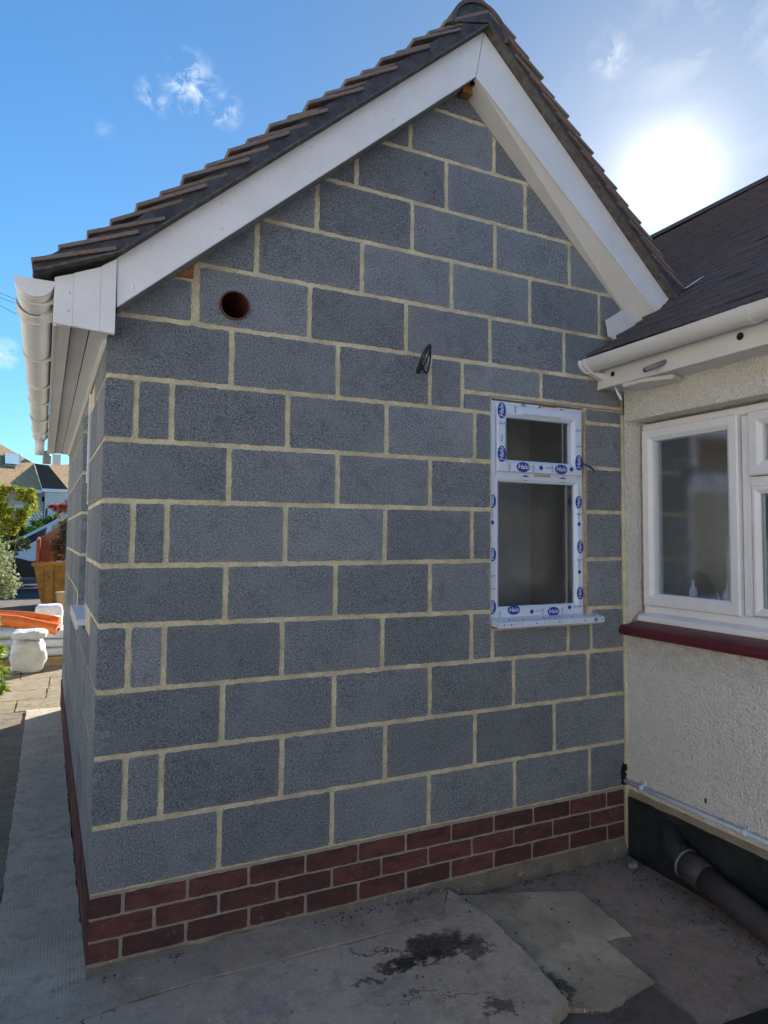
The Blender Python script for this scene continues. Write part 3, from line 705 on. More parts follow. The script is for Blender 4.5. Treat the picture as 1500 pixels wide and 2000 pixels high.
# box end (three overlapping cover pieces)
bx = bpy.data.objects.new('box_end', None); link(bx, EXT)
plate('box_cover', [[(-.172, 1.972), (-.172, 2.128), (-.115, 2.150), (-.115, 1.967)]], FRONT, YB - .004, YB + .012, M_UPVC, bx, bevel=.001)
plate('box_cover', [[(-.1145, 1.967), (-.1145, 2.151), (-.030, 2.1885), (-.030, 1.961)]], FRONT, YB - .007, YB + .012, M_UPVC, bx, bevel=.001)
plate('box_cover', [[(-.0295, 1.961), (-.0295, 2.190), (.019, 2.226), (.019, 1.957)]], FRONT, YB - .010, YB + .012, M_UPVC, bx, bevel=.001)
for x, z in ((-.128, 2.082), (-.130, 2.020), (-.062, 2.048), (-.004, 2.130), (-.004, 2.060)): cap(x, z, YB - .006, bx, .005)
# eaves soffit and fascia along the side wall (out = distance from the wall)
EV0, EV1 = -.105, 4.10
def eave(name, prof, s0, s1, mat, parent, smooth=False, closed=True):
    """profile of (out, z) swept along the side wall"""
    V = []; F = []; n = len(prof)
    for s in (s0, s1): V += [tuple(DS * s + NS * o_ + Vector((0, 0, z))) for o_, z in prof]
    for i in range(n if closed else n - 1): j = (i + 1) % n; F.append((i, j, j + n, i + n))
    if closed: F.append(tuple(range(n))[::-1]); F.append(tuple(range(n, 2 * n)))
    return mesh(name, V, F, mat, parent, smooth)
eave('fascia', [(.166, 1.966), (.176, 1.966), (.176, 2.13), (.166, 2.13)], EV0, EV1, M_UPVC, EXT)
eave('eaves_soffit', [(.001, 1.972), (.060, 1.9715), (.060, 1.980), (.001, 1.980)], EV0, EV1, M_UPVC, EXT)
eave('eaves_soffit', [(.122, 1.969), (.1655, 1.968), (.1655, 1.978), (.122, 1.978)], EV0, EV1, M_UPVC, EXT)
eave('eaves_soffit', [(.060, 1.9765), (.122, 1.9765), (.122, 1.984), (.060, 1.984)], EV0, EV1, M_BLACK, EXT)  # black colour painted in for the dark recess behind the vent slats
bm = bmesh.new(); s = EV0 + .03
while s < EV1 - .02:
    for o0, o1 in ((.064, .118),):
        V = [SIDE(ss, zz, -oo) for ss in (s, s + .0042) for oo in (o0, o1) for zz in (1.9752, 1.9764)]
        vs = [bm.verts.new(v) for v in V]
        for f in ((0, 1, 3, 2), (4, 6, 7, 5), (0, 4, 5, 1), (2, 3, 7, 6), (0, 2, 6, 4), (1, 5, 7, 3)): bm.faces.new([vs[i] for i in f])
    s += .0105
bmobj('vent_slats', bm, M_UPVC, EXT, kind='stuff')
eave('wall_trim', [(.001, 1.955), (.012, 1.960), (.012, 1.9705), (.001, 1.9705)], EV0 + .10, EV1, M_UPVC, EXT)
# gutter of the extension
gt = bpy.data.objects.new('gutter', None); link(gt, EXT)
def half_round(c, top, r, t, n=14):
    pr = [(c + r * math.cos(math.pi + math.pi * i / n), top + r * math.sin(math.pi + math.pi * i / n)) for i in range(n + 1)]
    pr += [(c + (r - t) * math.cos(-math.pi * i / n), top + (r - t) * math.sin(-math.pi * i / n)) for i in range(n + 1)]
    return pr
def sgutter(name, s0, s1, r, t=.003, top=2.108, c=.2345, mat=M_UPVC, drop=0.0):
    pr = half_round(c, top - drop, r, t); return smooth_by_angle(eave(name, pr, s0, s1, mat, gt), 40)
sgutter('gutter_channel', -.10, 3.95, .056)
def dcap(name, s0, s1, r, top, mat, parent):
    V = [(c_, z_) for c_, z_ in half_round(.2345, top, r, .001)[:15]]
    return smooth_by_angle(eave(name, V, s0, s1, mat, parent), 40)
dcap('stop_end', -.118, -.098, .0605, 2.112, M_UPVC, gt)
dcap('stop_end', 3.95, 3.96, .0605, 2.112, M_UPVC, gt)
sgutter('gutter_union', -.10, -.055, .0595, .004)
for s0, s1, r in ((-.035, -.012, .060), (.10, .118, .066), (.118, .20, .0615), (.200, .216, .066), (.84, .875, .0615), (1.52, 1.545, .060), (2.05, 2.075, .0615), (2.75, 2.85, .063), (3.45, 3.48, .0615)):
    sgutter('gutter_bracket', s0, s1, r, .004)
    eave('bracket_arm', [(.1765, 2.065), (.215, 2.049), (.215, 2.058), (.1765, 2.105)], s0, s1, M_UPVC, gt)
tube('gutter_outlet', [SIDE(3.86, 2.06, -.2345), SIDE(3.86, 1.93, -.2345)], .036, M_UPVC, gt, 16)
# black strip painted in for the shaded gap behind the gutter
eave('dark_gap_strip', [(.178, 2.10), (.20, 2.112), (.20, 2.118), (.178, 2.118)], -.09, EV1, M_BLACK, EXT)

# ---- roof of the extension
roof = bpy.data.objects.new('roof', None); link(roof, EXT)
RY0, RY1 = -.158, 4.32
# deck
def deck(name, p, t, y0, y1, mat, parent):
    V = [];
    for yy in (y0, y1): V += [(x, yy, z) for x, z in p] + [(x, yy, z - t) for x, z in reversed(p)]
    n = 2 * len(p); F = [tuple(range(n)), tuple(range(n, 2 * n))[::-1]] + [(i, (i + 1) % n, (i + 1) % n + n, i + n) for i in range(n)]
    return mesh(name, V, F, mat, parent)
rl = lambda x: 2.240 + .893 * (x - .02)                # top of bargeboard, left
rr_ = lambda x: 3.600 - .921 * (x - 1.547)
deck('undercloak', [(-.235, 2.128), (.022, 2.2405), (1.546, 3.6025), (2.74, 2.500)], .007, RY0 - .012, .02, M_UNDER, roof)
deck('roof_deck', [(-.19, 2.152), (.022, 2.252), (1.546, 3.616), (2.72, 2.535)], .02, .021, RY1 - .1, M_VERGE, roof)
# verge mortar bands
plate('verge_mortar', [jag([(-.236, 2.1285), (.022, 2.241), (1.546, 3.603), (1.546, 3.668), (1.30, 3.462), (.60, 2.838), (.03, 2.332), (-.13, 2.232), (-.238, 2.162)], .03, .0035, 5)], FRONT, RY0 + .004, .02, M_VERGE, roof)
plate('verge_mortar', [jag([(1.5465, 3.603), (2.735, 2.507), (2.775, 2.545), (1.547, 3.668)], .03, .003, 6)], FRONT, RY0 + .004, .02, M_VERGE, roof)
# tiles: thin plain tiles, each tail riding on the two courses below
TT = .0138; TL = .27
def tile_mesh():
    bm = bmesh.new(); addbox(bm, (0, 0, -TT), (TL, .163, 0)); 
    for v in bm.verts:
        if v.co.x > TL * .5: pass
    for v in bm.verts: v.co.z += -.004 * (1 - math.cos((v.co.x / TL - .5) * 2)) 
    bmesh.ops.bevel(bm, geom=bm.edges[:], offset=.0022, segments=1, affect='EDGES')
    me = bpy.data.meshes.new('roof_tile'); bmesh.ops.recalc_face_normals(bm, faces=bm.faces); bm.to_mesh(me); bm.free(); me.materials.append(M_TILE); return me
TM = tile_mesh()
def course_points():
    # tails of each course, (x, z, pitch)
    out = []
    xs = [-.243, -.167, -.084, -.012, .069, .147, .225, .301, .379, .458]
    x = .458
    while x < 1.30: x += .0775; xs.append(x)
    for x in xs:
        if x < .02: z = 2.165 + (x + .243) * .80 + (.0 if x < -.2 else 0)
        else: z = 2.3755 + .898 * (x - .02)
        out.append((x, z))
    return out
CP = course_points()
stuff = bmesh.new()
for i, (x, z) in enumerate(CP):
    pitch = (20 if i == 0 else 23 if i < 3 else 29.5)
    for j in range(28):
        y = RY0 - .010 + (j * .166 if i % 2 == 0 else (j * .166 - .083 if j else 0))
        yy = y + (((.016 if i % 2 and i > 1 else 0) + R.uniform(-.006, .002)) if j == 0 else 0)
        p = rad(pitch + R.uniform(-1.2, 1.2))
        M_ = Matrix.Translation((x + R.uniform(-.004, .004), yy, z + R.uniform(-.002, .003))) @ Matrix.Rotation(-p, 4, 'Y')
        if j < 1:
            o = bpy.data.objects.new('roof_tile', TM); link(o, roof); o.matrix_world = M_
        elif y < RY1 - .15: addbox(stuff, (0, 0, -TT), (TL, .163, 0), M_)
# right slope
for i in range(17):
    t = i * .105; x = 2.755 - t * .7355 + .02; z = 2.640 + t * .6775 - .055
    if x < 1.64: break
    for j in range(28):
        y = RY0 - .010 + (j * .166 if i % 2 == 0 else (j * .166 - .083 if j else 0))
        p = rad(33 + R.uniform(-1.2, 1.2))
        M_ = Matrix.Translation((x + R.uniform(-.004, .004), y + (R.uniform(-.007, .003) if j == 0 else 0), z)) @ Matrix.Rotation(math.pi, 4, 'Z') @ Matrix.Rotation(-p, 4, 'Y') @ Matrix.Translation((0, -.163, 0))
        if j < 1:
            o = bpy.data.objects.new('roof_tile', TM); link(o, roof); o.matrix_world = M_
        elif y < RY1 - .15: addbox(stuff, (0, 0, -TT), (TL, .163, 0), M_)
bmobj('roof_tiles_behind', stuff, M_TILE, roof, kind='stuff')
# ridge: half-round tiles with mortared end
RC = (1.492, 3.532); RR = .150
y = -.178; first = True
while y < RY1 - .2:
    L = .44; n = 18; V = []; F = []
    r0, r1 = RR, RR - .004
    for yy, ra in ((y, r0), (y + L, r1)):
        for rr2 in (ra, ra - .016):
            V += [(RC[0] + rr2 * math.cos(math.pi * i / n), yy, RC[1] + rr2 * math.sin(math.pi * i / n)) for i in range(n + 1)]
    m1 = n + 1
    for i in range(n):
        F += [(i, i + 1, i + 1 + 2 * m1, i + 2 * m1), (i + m1, i + 2 * m1 + m1, i + 1 + 3 * m1, i + 1 + m1), (i, i + m1, i + 1 + m1, i + 1), (i + 2 * m1, i + 1 + 2 * m1, i + 1 + 3 * m1, i + 3 * m1)]
    F += [(0, 2 * m1, 3 * m1, m1), (n, n + m1, n + 3 * m1, n + 2 * m1)]
    smooth_by_angle(mesh('ridge_tile', V, F, M_TILED, roof), 40); y += L + .006
plate('ridge_end_mortar', [[(RC[0] + (RR - .018) * math.cos(math.pi * i / 20), RC[1] + (RR - .018) * math.sin(math.pi * i / 20)) for i in range(21)] + [(RC[0] + .02 - (RR - .018), 3.55), (1.546, 3.606), (RC[0] + .10, 3.56)]], FRONT, -.166, .0, M_VERGE, roof)

# ------------------------------------------------------------------ THE EXISTING RENDERED HOUSE
H = empty('rendered_house', 'older cream pebbledash house with dark tiled roof and white casement window', 'house')
WX = 2.485; HY0, HY1 = -4.6, 6.0
RX = lambda u, v, d: (WX + d, u, v)       # u along y, v height, depth into the house
wy0, wy1, wz0, wz1 = -1.95, -.030, .80, 1.868
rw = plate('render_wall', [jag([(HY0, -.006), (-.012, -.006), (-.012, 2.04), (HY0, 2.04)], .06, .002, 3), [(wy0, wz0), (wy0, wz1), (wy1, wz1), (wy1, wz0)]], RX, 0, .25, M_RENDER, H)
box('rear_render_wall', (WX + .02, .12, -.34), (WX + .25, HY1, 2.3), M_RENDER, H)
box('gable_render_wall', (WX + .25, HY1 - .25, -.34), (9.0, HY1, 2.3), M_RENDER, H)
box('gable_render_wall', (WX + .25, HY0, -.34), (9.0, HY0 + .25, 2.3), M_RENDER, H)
plate('render_base', [jag([(HY0, -.045), (-.014, -.045), (-.014, .0), (HY0, .0)], .04, .003, 12)], RX, .004, .25, m_mortar('bare_base_mortar', (.36, .31, .22), (.24, .20, .14)), H)
plate('plinth', [jag([(HY0, -.345), (-.012, -.345), (-.012, -.043), (HY0, -.043)], .05, .004, 14)], RX, -.006, .25, M_BIT, H)
box('render_hole', (WX - .0015, -.492, .082), (WX + .01, -.480, .102), M_SLEEVE, H)
# window: sill, frame, casements, panes
hw = bpy.data.objects.new('casement_window', None); link(hw, H)
XF = WX + .100
def ringx(name, y0, y1, z0, z1, w, x0, x1, mat, parent, cham=.014):
    o = [(y0, z0), (y1, z0), (y1, z1), (y0, z1)]; i_ = [(y0 + w, z0 + w), (y1 - w, z0 + w), (y1 - w, z1 - w), (y0 + w, z1 - w)]
    m_ = [(y0 + w - cham, z0 + w - cham), (y1 - w + cham, z0 + w - cham), (y1 - w + cham, z1 - w + cham), (y0 + w - cham, z1 - w + cham)]
    e_ = [(y0 + .006, z0 + .006), (y1 - .006, z0 + .006), (y1 - .006, z1 - .006), (y0 + .006, z1 - .006)]
    for k in range(4):
        j = (k + 1) % 4; prof = [(o, x1), (o, x0 + .006), (e_, x0), (m_, x0), (i_, x0 + .016), (i_, x1)]; V = []; F = []
        for lp, xx in prof: V += [(xx, lp[k][0], lp[k][1]), (xx, lp[j][0], lp[j][1])]
        for q in range(len(prof)):
            a = 2 * q; b = (2 * q + 2) % len(V); F.append((a, b, b + 1, a + 1))
        mesh(name, V, F, mat, parent)
ringx('frame_member', wy0 + .005, wy1 - .006, wz0 + .078, wz1 - .012, .045, XF, XF + .07, M_UPVC, hw, .008)
box('mullion', (XF + .001, -.665, wz0 + .124), (XF + .068, -.625, wz1 - .058), M_UPVC, hw, .003)
box('mullion', (XF + .001, -1.345, wz0 + .124), (XF + .068, -1.305, wz1 - .058), M_UPVC, hw, .003)
box('transom', (XF + .001, -1.304, 1.494), (XF + .068, -.666, 1.534), M_UPVC, hw, .003)
def casement(y0, y1, z0, z1):
    ringx('sash_member', y0, y1, z0, z1, .062, XF - .022, XF + .05, M_UPVC, hw, .020)
    mesh('pane', [(XF + .012, y0 + .05, z0 + .05), (XF + .012, y1 - .05, z0 + .05), (XF + .012, y1 - .05, z1 - .05), (XF + .012, y0 + .05, z1 - .05)], [(0, 1, 2, 3)], M_GLASS, hw)
    for ya, yb in ((y0 + .066, y0 + .072), (y1 - .076, y1 - .068)):
        box('spacer_bar', (XF + .018, ya, z0 + .066), (XF + .024, yb, z1 - .066), M_OLDUPVC, hw)
casement(-.618, -.052, .918, 1.822)
casement(-1.302, -.672, 1.538, 1.822)
ringx('glazing_bead', -1.302, -.668, .926, 1.494, .034, XF - .001, XF + .05, M_UPVC, hw, .018)
mesh('pane', [(XF + .02, -1.28, .95), (XF + .02, -.69, .95), (XF + .02, -.69, 1.47), (XF + .02, -1.28, 1.47)], [(0, 1, 2, 3)], M_GLASS, hw)
box('spacer_bar', (XF + .026, -.715, .965), (XF + .032, -.708, 1.455), M_OLDUPVC, hw)
casement(-1.92, -1.348, .918, 1.822)
plate('cill', [[(XF + .03, .884), (XF - .012, .872), (XF - .040, .864), (XF - .044, .846), (XF - .044, .838), (XF + .03, .838)]], lambda u, v, d: (u, d, v), wy0 + .01, wy1 - .002, M_UPVC, hw, bevel=.003)
ms = plate('masonry_sill', [[(XF + .02, .845), (WX + .028, .834), (WX - .022, .816), (WX - .038, .803), (WX - .042, .785), (WX - .036, .772), (WX - .018, .766), (WX + .02, .767), (XF + .02, .767)]], lambda u, v, d: (u, d, v), wy0 - .06, .012, M_SILL, H)
smooth_by_angle(ms, 40)
ms.scale = (1, 1, 1)
tube('sealant_bead', [(XF - .004, wy1 - .003, .885), (XF - .002, wy1 - .002, 1.2), (XF - .002, wy1 - .002, 1.6), (XF - .002, wy1 - .003, 1.855)], .006, plain('old_buff_sealant', (.42, .31, .22), .7, var=.3, scale=40), H, 6)
tube('sealant_bead', [(XF - .004, wy1 - .003, .885), (XF - .03, wy1 - .003, .88), (WX + .02, wy1 - .004, .835)], .004, bpy.data.materials['old_buff_sealant'], H, 6)
# eaves
fx = 2.32
box('fascia', (fx, -3.9, 2.028), (fx + .016, .010, 2.165), M_OLDUPVC, H, .002)
box('soffit', (fx + .012, -3.9, 2.030), (WX + .03, .012, 2.040), M_OLDUPVC, H)
box('fascia_trim', (fx - .004, -3.9, 2.022), (fx + .02, .008, 2.034), M_OLDUPVC, H, .002)
def disc(name, c, ax, r, mat, parent, t=.003):
    bm = bmesh.new(); addtube(bm, [Vector(c), Vector(c) + Vector(ax) * t], r, 18); return bmobj(name, bm, mat, parent)
disc('fascia_hole', (fx - .002, -.110, 2.082), (-1, 0, 0), .013, M_BLACK, H, .0015)
disc('fascia_hole', (fx - .002, -.833, 2.083), (-1, 0, 0), .016, M_BLACK, H, .0015)
tube('overflow_pipe', [(fx + .005, -.442, 2.069), (fx - .075, -.392, 2.032)], .0125, M_LEAD, H, 14)
disc('fascia_hole', (fx - .078, -.3902, 2.0307), (-.85, .53, -.4), .0095, M_BLACK, H, .001)
gh = bpy.data.objects.new('gutter', None); link(gh, H)
def hgut(name, y0, y1, r, t=.003, c=2.252, top=2.157, mat=M_OLDUPVC, cap_=False):
    pr = half_round(c, top, r, t) if not cap_ else half_round(c, top, r, .001)[:15]
    V = []; F = []; n = len(pr)
    for yy in (y0, y1): V += [(a, yy, b) for a, b in pr]
    for i in range(n): j = (i + 1) % n; F.append((i, j, j + n, i + n))
    F.append(tuple(range(n))); F.append(tuple(range(n, 2 * n))[::-1])
    return smooth_by_angle(mesh(name, V, F, mat, gh), 40)
hgut('gutter_channel', -3.9, .03, .058)
hgut('stop_end', .03, .040, .062, cap_=True, mat=M_UPVC)
hgut('gutter_bracket', -.012, .012, .063, .005, mat=M_UPVC)
hgut('gutter_bracket', -.050, -.036, .062, .005, mat=M_UPVC)
plate('bracket_arm', [[(fx, 2.10), (fx - .09, 2.098), (fx - .09, 2.092), (fx, 2.062)]], lambda u, v, d: (u, d, v), -.05, -.015, M_UPVC, gh)
for yy in (-.95, -1.85, -2.8): hgut('gutter_bracket', yy, yy + .03, .062, .005)
# soffit vent cowl and offcut stick
plate('soffit_cowl', [[(2.325, -.165), (2.33, -.30), (2.40, -.42), (2.47, -.40), (2.47, -.20), (2.40, -.15)]], lambda u, v, d: (u, v, 2.028 - d), 0, .022, M_OLDUPVC, H, bevel=.004)
tube('cable_stub', [(2.335, -.105, 2.02), (2.325, -.16, 1.944)], .006, M_UPVC, H, 8)
# roof
hr = bpy.data.objects.new('roof', None); link(hr, H)
HP = .70; ha = math.atan(HP); cx, sx_ = math.cos(ha), math.sin(ha)
E0 = Vector((2.238, 0, 2.168)); HL = 4.42
ridge_x = E0.x + HL * cx; ridge_z = E0.z + HL * sx_
mesh('roof_deck', [(E0.x + .03, HY0 - .2, E0.z - .02), (E0.x + .03, -.001, E0.z - .02), (ridge_x, -.001, ridge_z - .04), (ridge_x, HY0 - .2, ridge_z - .04)], [(0, 1, 2, 3)], M_TILED, hr)
mesh('roof_deck', [(2.725, 0, 2.168 + (2.725 - E0.x) * HP - .04), (2.725, HY1 + .2, 2.168 + (2.725 - E0.x) * HP - .04), (ridge_x, HY1 + .2, ridge_z - .04), (ridge_x, 0, ridge_z - .04)], [(0, 1, 2, 3)], M_TILED, hr)
mesh('roof_deck', [(ridge_x, HY0 - .2, ridge_z - .04), (ridge_x, HY1 + .2, ridge_z - .04), (ridge_x + 3.4, HY1 + .2, ridge_z - 2.42), (ridge_x + 3.4, HY0 - .2, ridge_z - 2.42)], [(0, 1, 2, 3)], M_TILED, hr)
def otile_mesh():
    bm = bmesh.new(); addbox(bm, (0, 0, -.013), (.26, .163, 0)); bmesh.ops.bevel(bm, geom=bm.edges[:], offset=.002, segments=1, affect='EDGES')
    me = bpy.data.meshes.new('roof_tile'); bmesh.ops.recalc_face_normals(bm, faces=bm.faces); bm.to_mesh(me); bm.free(); me.materials.append(M_TILED); return me
OTM = otile_mesh(); st = bmesh.new(); cnt = 0
for i in range(43):
    tpos = i * .102; x = E0.x + tpos * cx; z = E0.z + .012 + tpos * sx_ + .012
    y = -.004 - .1633 + (-.083 if i % 2 else 0) + .166 * 0
    yl = []
    yy = -.175 + (.083 if i % 2 else 0)
    while yy > -2.4: yl.append(yy); yy -= .1665
    if x > 2.74:
        yy = -.175 + (.083 if i % 2 else 0) + .1665
        while yy < 4.6: yl.append(yy); yy += .1665
    for yy in yl:
        w_ = .163
        sag = .012 * math.sin(yy * 1.3) * (i / 43)
        M_ = Matrix.Translation((x + R.uniform(-.004, .004), yy, z + sag + R.uniform(-.002, .003))) @ Matrix.Rotation(-(ha - rad(6.0 + R.uniform(-.8, .8))), 4, 'Y')
        if i < 14 and yy > -2.0 and yy < .5 and cnt < 280:
            if yy > -.16 and x < 2.74: continue
            o = bpy.data.objects.new('roof_tile', OTM); link(o, hr); o.matrix_world = M_; cnt += 1
        else:
            if yy > -.16 and x < 2.74: continue
            addbox(st, (0, 0, -.013), (.26, .163, 0), M_)
bmobj('roof_tiles_above', st, M_TILED, hr, kind='stuff')
yy = HY0
while yy < HY1:
    V = []; F = []; n = 10
    for q in (yy, yy + .44): V += [(ridge_x + .13 * math.cos(math.pi * i / n), q, ridge_z - .04 + .09 * math.sin(math.pi * i / n)) for i in range(n + 1)]
    for i in range(n): F.append((i, i + 1, i + n + 2, i + n + 1))
    mesh('ridge_tile', V, F, M_TILED, hr, True); yy += .438
tube('lead_flashing', [(2.76, -.18, 2.573), (2.81, -.195, 2.609), (2.86, -.21, 2.644)], .0025, M_UPVC, hr, 6)
# rooms behind the glass
M_ROOM = plain('room_paint', (.52, .52, .50), .9); M_ROOMD = plain('dark_room_paint', (.10, .10, .11), .8)
box('room_floor', (WX + .25, HY0 + .3, -.30), (8.9, HY1 - .3, -.28), M_ROOM, H)
box('room_ceiling', (WX + .04, HY0 + .3, 2.05), (8.9, HY1 - .3, 2.06), M_ROOM, H)
box('room_wall', (5.3, HY0 + .3, -.28), (5.4, -1.5, 2.05), M_ROOM, H)
box('room_wall', (5.3, .3, -.28), (5.4, 2.5, 2.05), M_ROOM, H)
box('room_wall', (WX + .25, 2.5, -.28), (5.3, 2.6, 2.05), M_ROOM, H)
box('counter', (WX + .26, -2.6, .70), (3.1, 1.4, .75), M_ROOMD, H)
box('cupboard', (4.2, -.6, 1.25), (4.8, .7, 1.9), plain('cupboard_door', (.62, .64, .62), .5), H, .01)
box('cupboard', (4.2, .75, .9), (4.8, 1.5, 1.9), plain('cupboard_side', (.58, .60, .58), .5), H, .01)
def lathe(name, prof, c, mat, parent=None, n=20):
    V = []; F = []
    for r_, z_ in prof: V += [(c[0] + r_ * math.cos(2 * math.pi * i / n), c[1] + r_ * math.sin(2 * math.pi * i / n), c[2] + z_) for i in range(n)]
    for a in range(len(prof) - 1):
        for i in range(n): F.append((a * n + i, a * n + (i + 1) % n, (a + 1) * n + (i + 1) % n, (a + 1) * n + i))
    F.append(tuple(range(n))[::-1]); F.append(tuple(range((len(prof) - 1) * n, len(prof) * n)))
    return smooth_by_angle(mesh(name, V, F, mat, parent), 50)
kt = lathe('kettle', [(.09, 0), (.12, .02), (.125, .12), (.10, .24), (.06, .30), (.02, .33)], (3.0, -.02, .752), plain('dark_kettle', (.02, .02, .022), .3))
tag(kt, 'dark rounded kettle on the worktop behind the casement glass', 'kettle')
def bottle(x, y, z, s, mat, lab):
    o = lathe('bottle', [(.03 * s, 0), (.032 * s, .10 * s), (.028 * s, .13 * s), (.011 * s, .16 * s), (.011 * s, .20 * s)], (x, y, z), mat); tag(o, lab, 'bottle', 'bottles on the window sill inside'); return o
box('inner_sill', (XF + .072, wy0, .905), (WX + .28, wy1, .925), M_UPVC, H)
bottle(2.735, -.22, .926, .62, plain('white_bottle_plastic', (.75, .78, .78), .4), 'small white bottle inside near the left edge of the casement pane')
bottle(2.735, -.42, .926, .62, bpy.data.materials['white_bottle_plastic'], 'small white bottle inside in the middle of the casement pane')
bottle(2.74, -.485, .926, 1.15, plain('blue_bottle_plastic', (.08, .35, .70), .35), 'tall blue bottle inside at the right edge of the casement pane')

# conduit on the render
cp = empty('conduit', 'white plastic conduit clipped along the base of the pebbledash wall', 'conduit')
tube('conduit_pipe', [(2.4635, .004, .034), (2.462, -.6, .036), (2.462, -1.4, .040), (2.462, -3.5, .05)], .0105, M_CONDUIT, cp, 14)
for yy in (-.131, -.700, -1.27):
    tube('clip', [(2.462, yy - .010, .036), (2.462, yy + .010, .036)], .0145, M_CONDUIT, cp, 14)
    box('clip_tab', (2.472, yy - .011, .036), (2.484, yy + .011, .070), M_CONDUIT, cp, .003)
    box('clip_tab', (2.472, yy - .007, .008), (2.484, yy + .007, .036), M_CONDUIT, cp, .003)
    disc('clip_screw', (2.4715, yy, .059), (-1, 0, 0), .0035, M_BLACK, cp, .001)
fl = bmesh.new()
for i in range(7): addbox(fl, (2.455 + R.uniform(-.008, .006), -.012 + R.uniform(-.008, .004), .015 + i * .014), (2.476, .002, .031 + i * .014))
tag(bmobj('rubber_flap', fl, M_BLACK), 'torn black rubber scrap where the conduit enters the corner joint', 'rubber scrap')

# drain pipe along the base
dp = empty('drain_pipe', 'dark brown soil pipe bending out of the black plinth onto the ground', 'drain pipe')
M_PIPE = Mat('dirty_brown_pipe', .5, .4)
M_PIPE.color(M_PIPE.mix(M_PIPE.ramp(M_PIPE.noise(9, 5, .65), .35, .7), (.062, .047, .050), (.028, .030, .033)))
M_PIPE.color(M_PIPE.mix(M_PIPE.ramp(M_PIPE.noise(70, 4, .7), .66, .74, 0, .6), M_PIPE.mix(M_PIPE.ramp(M_PIPE.noise(9, 5, .65), .35, .7), (.070, .050, .054), (.030, .032, .035)), (.20, .18, .16))); M_PIPE = M_PIPE.m
tube('pipe_run', [(2.408, -.535, -.205), (2.398, -.72, -.238), (2.385, -.95, -.275), (2.36, -1.4, -.34)], .055, M_PIPE, dp, 24)
tube('pipe_socket', [(2.414, -.44, -.188), (2.408, -.545, -.205)], .064, M_PIPE, dp, 24, rs=[.064, .062])
tube('seal_ring', [(2.4145, -.432, -.187), (2.4140, -.441, -.1885)], .0665, M_TAPE, dp, 24)
pts = [(2.50, -.290, -.120), (2.470, -.300, -.125), (2.440, -.325, -.135), (2.424, -.365, -.155), (2.418, -.405, -.175), (2.4145, -.436, -.187)]
tube('elbow', pts, .056, M_BIT, dp, 24, rs=[.058, .060, .060, .059, .058, .057])

# loose things
cb = bpy.data.curves.new('cable_loop', 'CURVE'); cb.dimensions = '3D'; cb.bevel_depth = .0042; cb.bevel_resolution = 3
def spl(P):
    s_ = cb.splines.new('NURBS'); s_.points.add(len(P) - 1)
    for q, p in zip(s_.points, P): q.co = (*p, 1)
    s_.use_endpoint_u = True; s_.order_u = 4
spl([(1.272, .01, 1.992), (1.270, -.02, 1.992), (1.262, -.05, 2.01), (1.283, -.075, 2.085), (1.305, -.06, 2.098), (1.318, -.04, 2.06), (1.312, -.03, 1.995), (1.292, -.04, 1.975), (1.262, -.06, 2.01), (1.25, -.07, 2.03)])
spl([(1.250, -.05, 1.985), (1.225, -.08, 1.975), (1.222, -.10, 1.975), (1.228, -.11, 2.02), (1.265, -.10, 2.085), (1.298, -.08, 2.108), (1.312, -.05, 2.09), (1.300, -.03, 2.04), (1.268, -.04, 1.985), (1.245, -.05, 1.982)])
spl([(1.262, -.05, 2.022), (1.256, -.055, 1.998), (1.253, -.055, 1.975)])
cb.materials.append(M_CABLE); co = bpy.data.objects.new('cable_loop', cb)
COL.objects.link(co); bpy.context.view_layer.update()
cme = bpy.data.meshes.new_from_object(co.evaluated_get(bpy.context.evaluated_depsgraph_get())); bpy.data.objects.remove(co)
for p in cme.polygons: p.use_smooth = True
tag(link(bpy.data.objects.new('cable_loop', cme)), 'coiled black cable poking out of the block wall above the window', 'cable')
def pebble(name, c, r, mat, sq=(1, .8, .6), seed=0):
    bm = bmesh.new(); bmesh.ops.create_icosphere(bm, subdivisions=2, radius=r)
    for v in bm.verts:
        k = 1 + .35 * noise.noise(v.co * (1.6 / r) + Vector((seed, 0, 0))); v.co = Vector((v.co.x * sq[0] * k + c[0], v.co.y * sq[1] * k + c[1], v.co.z * sq[2] * k + c[2]))
    return bmobj(name, bm, mat, smooth=False)
tag(pebble('stone', (2.395, -.135, -.318), .026, plain('pale_pebble', (.33, .29, .22), .8, var=.3, scale=80)), 'pale pebble lying in the corner between brick plinth and black plinth', 'stone')
dm = box('rubber_mat', (0, 0, 0), (.9, .7, .012), plain('black_rubber', (.012, .015, .018), .5), bevel=.004)
dm.matrix_world = Matrix.Translation((1.80, -1.10, -.330)) @ Matrix.Rotation(rad(-4), 4, 'Z') @ Matrix.Translation((0, -.66, 0)); tag(dm, 'black rubber mat edge at the bottom right corner of the patio', 'mat')
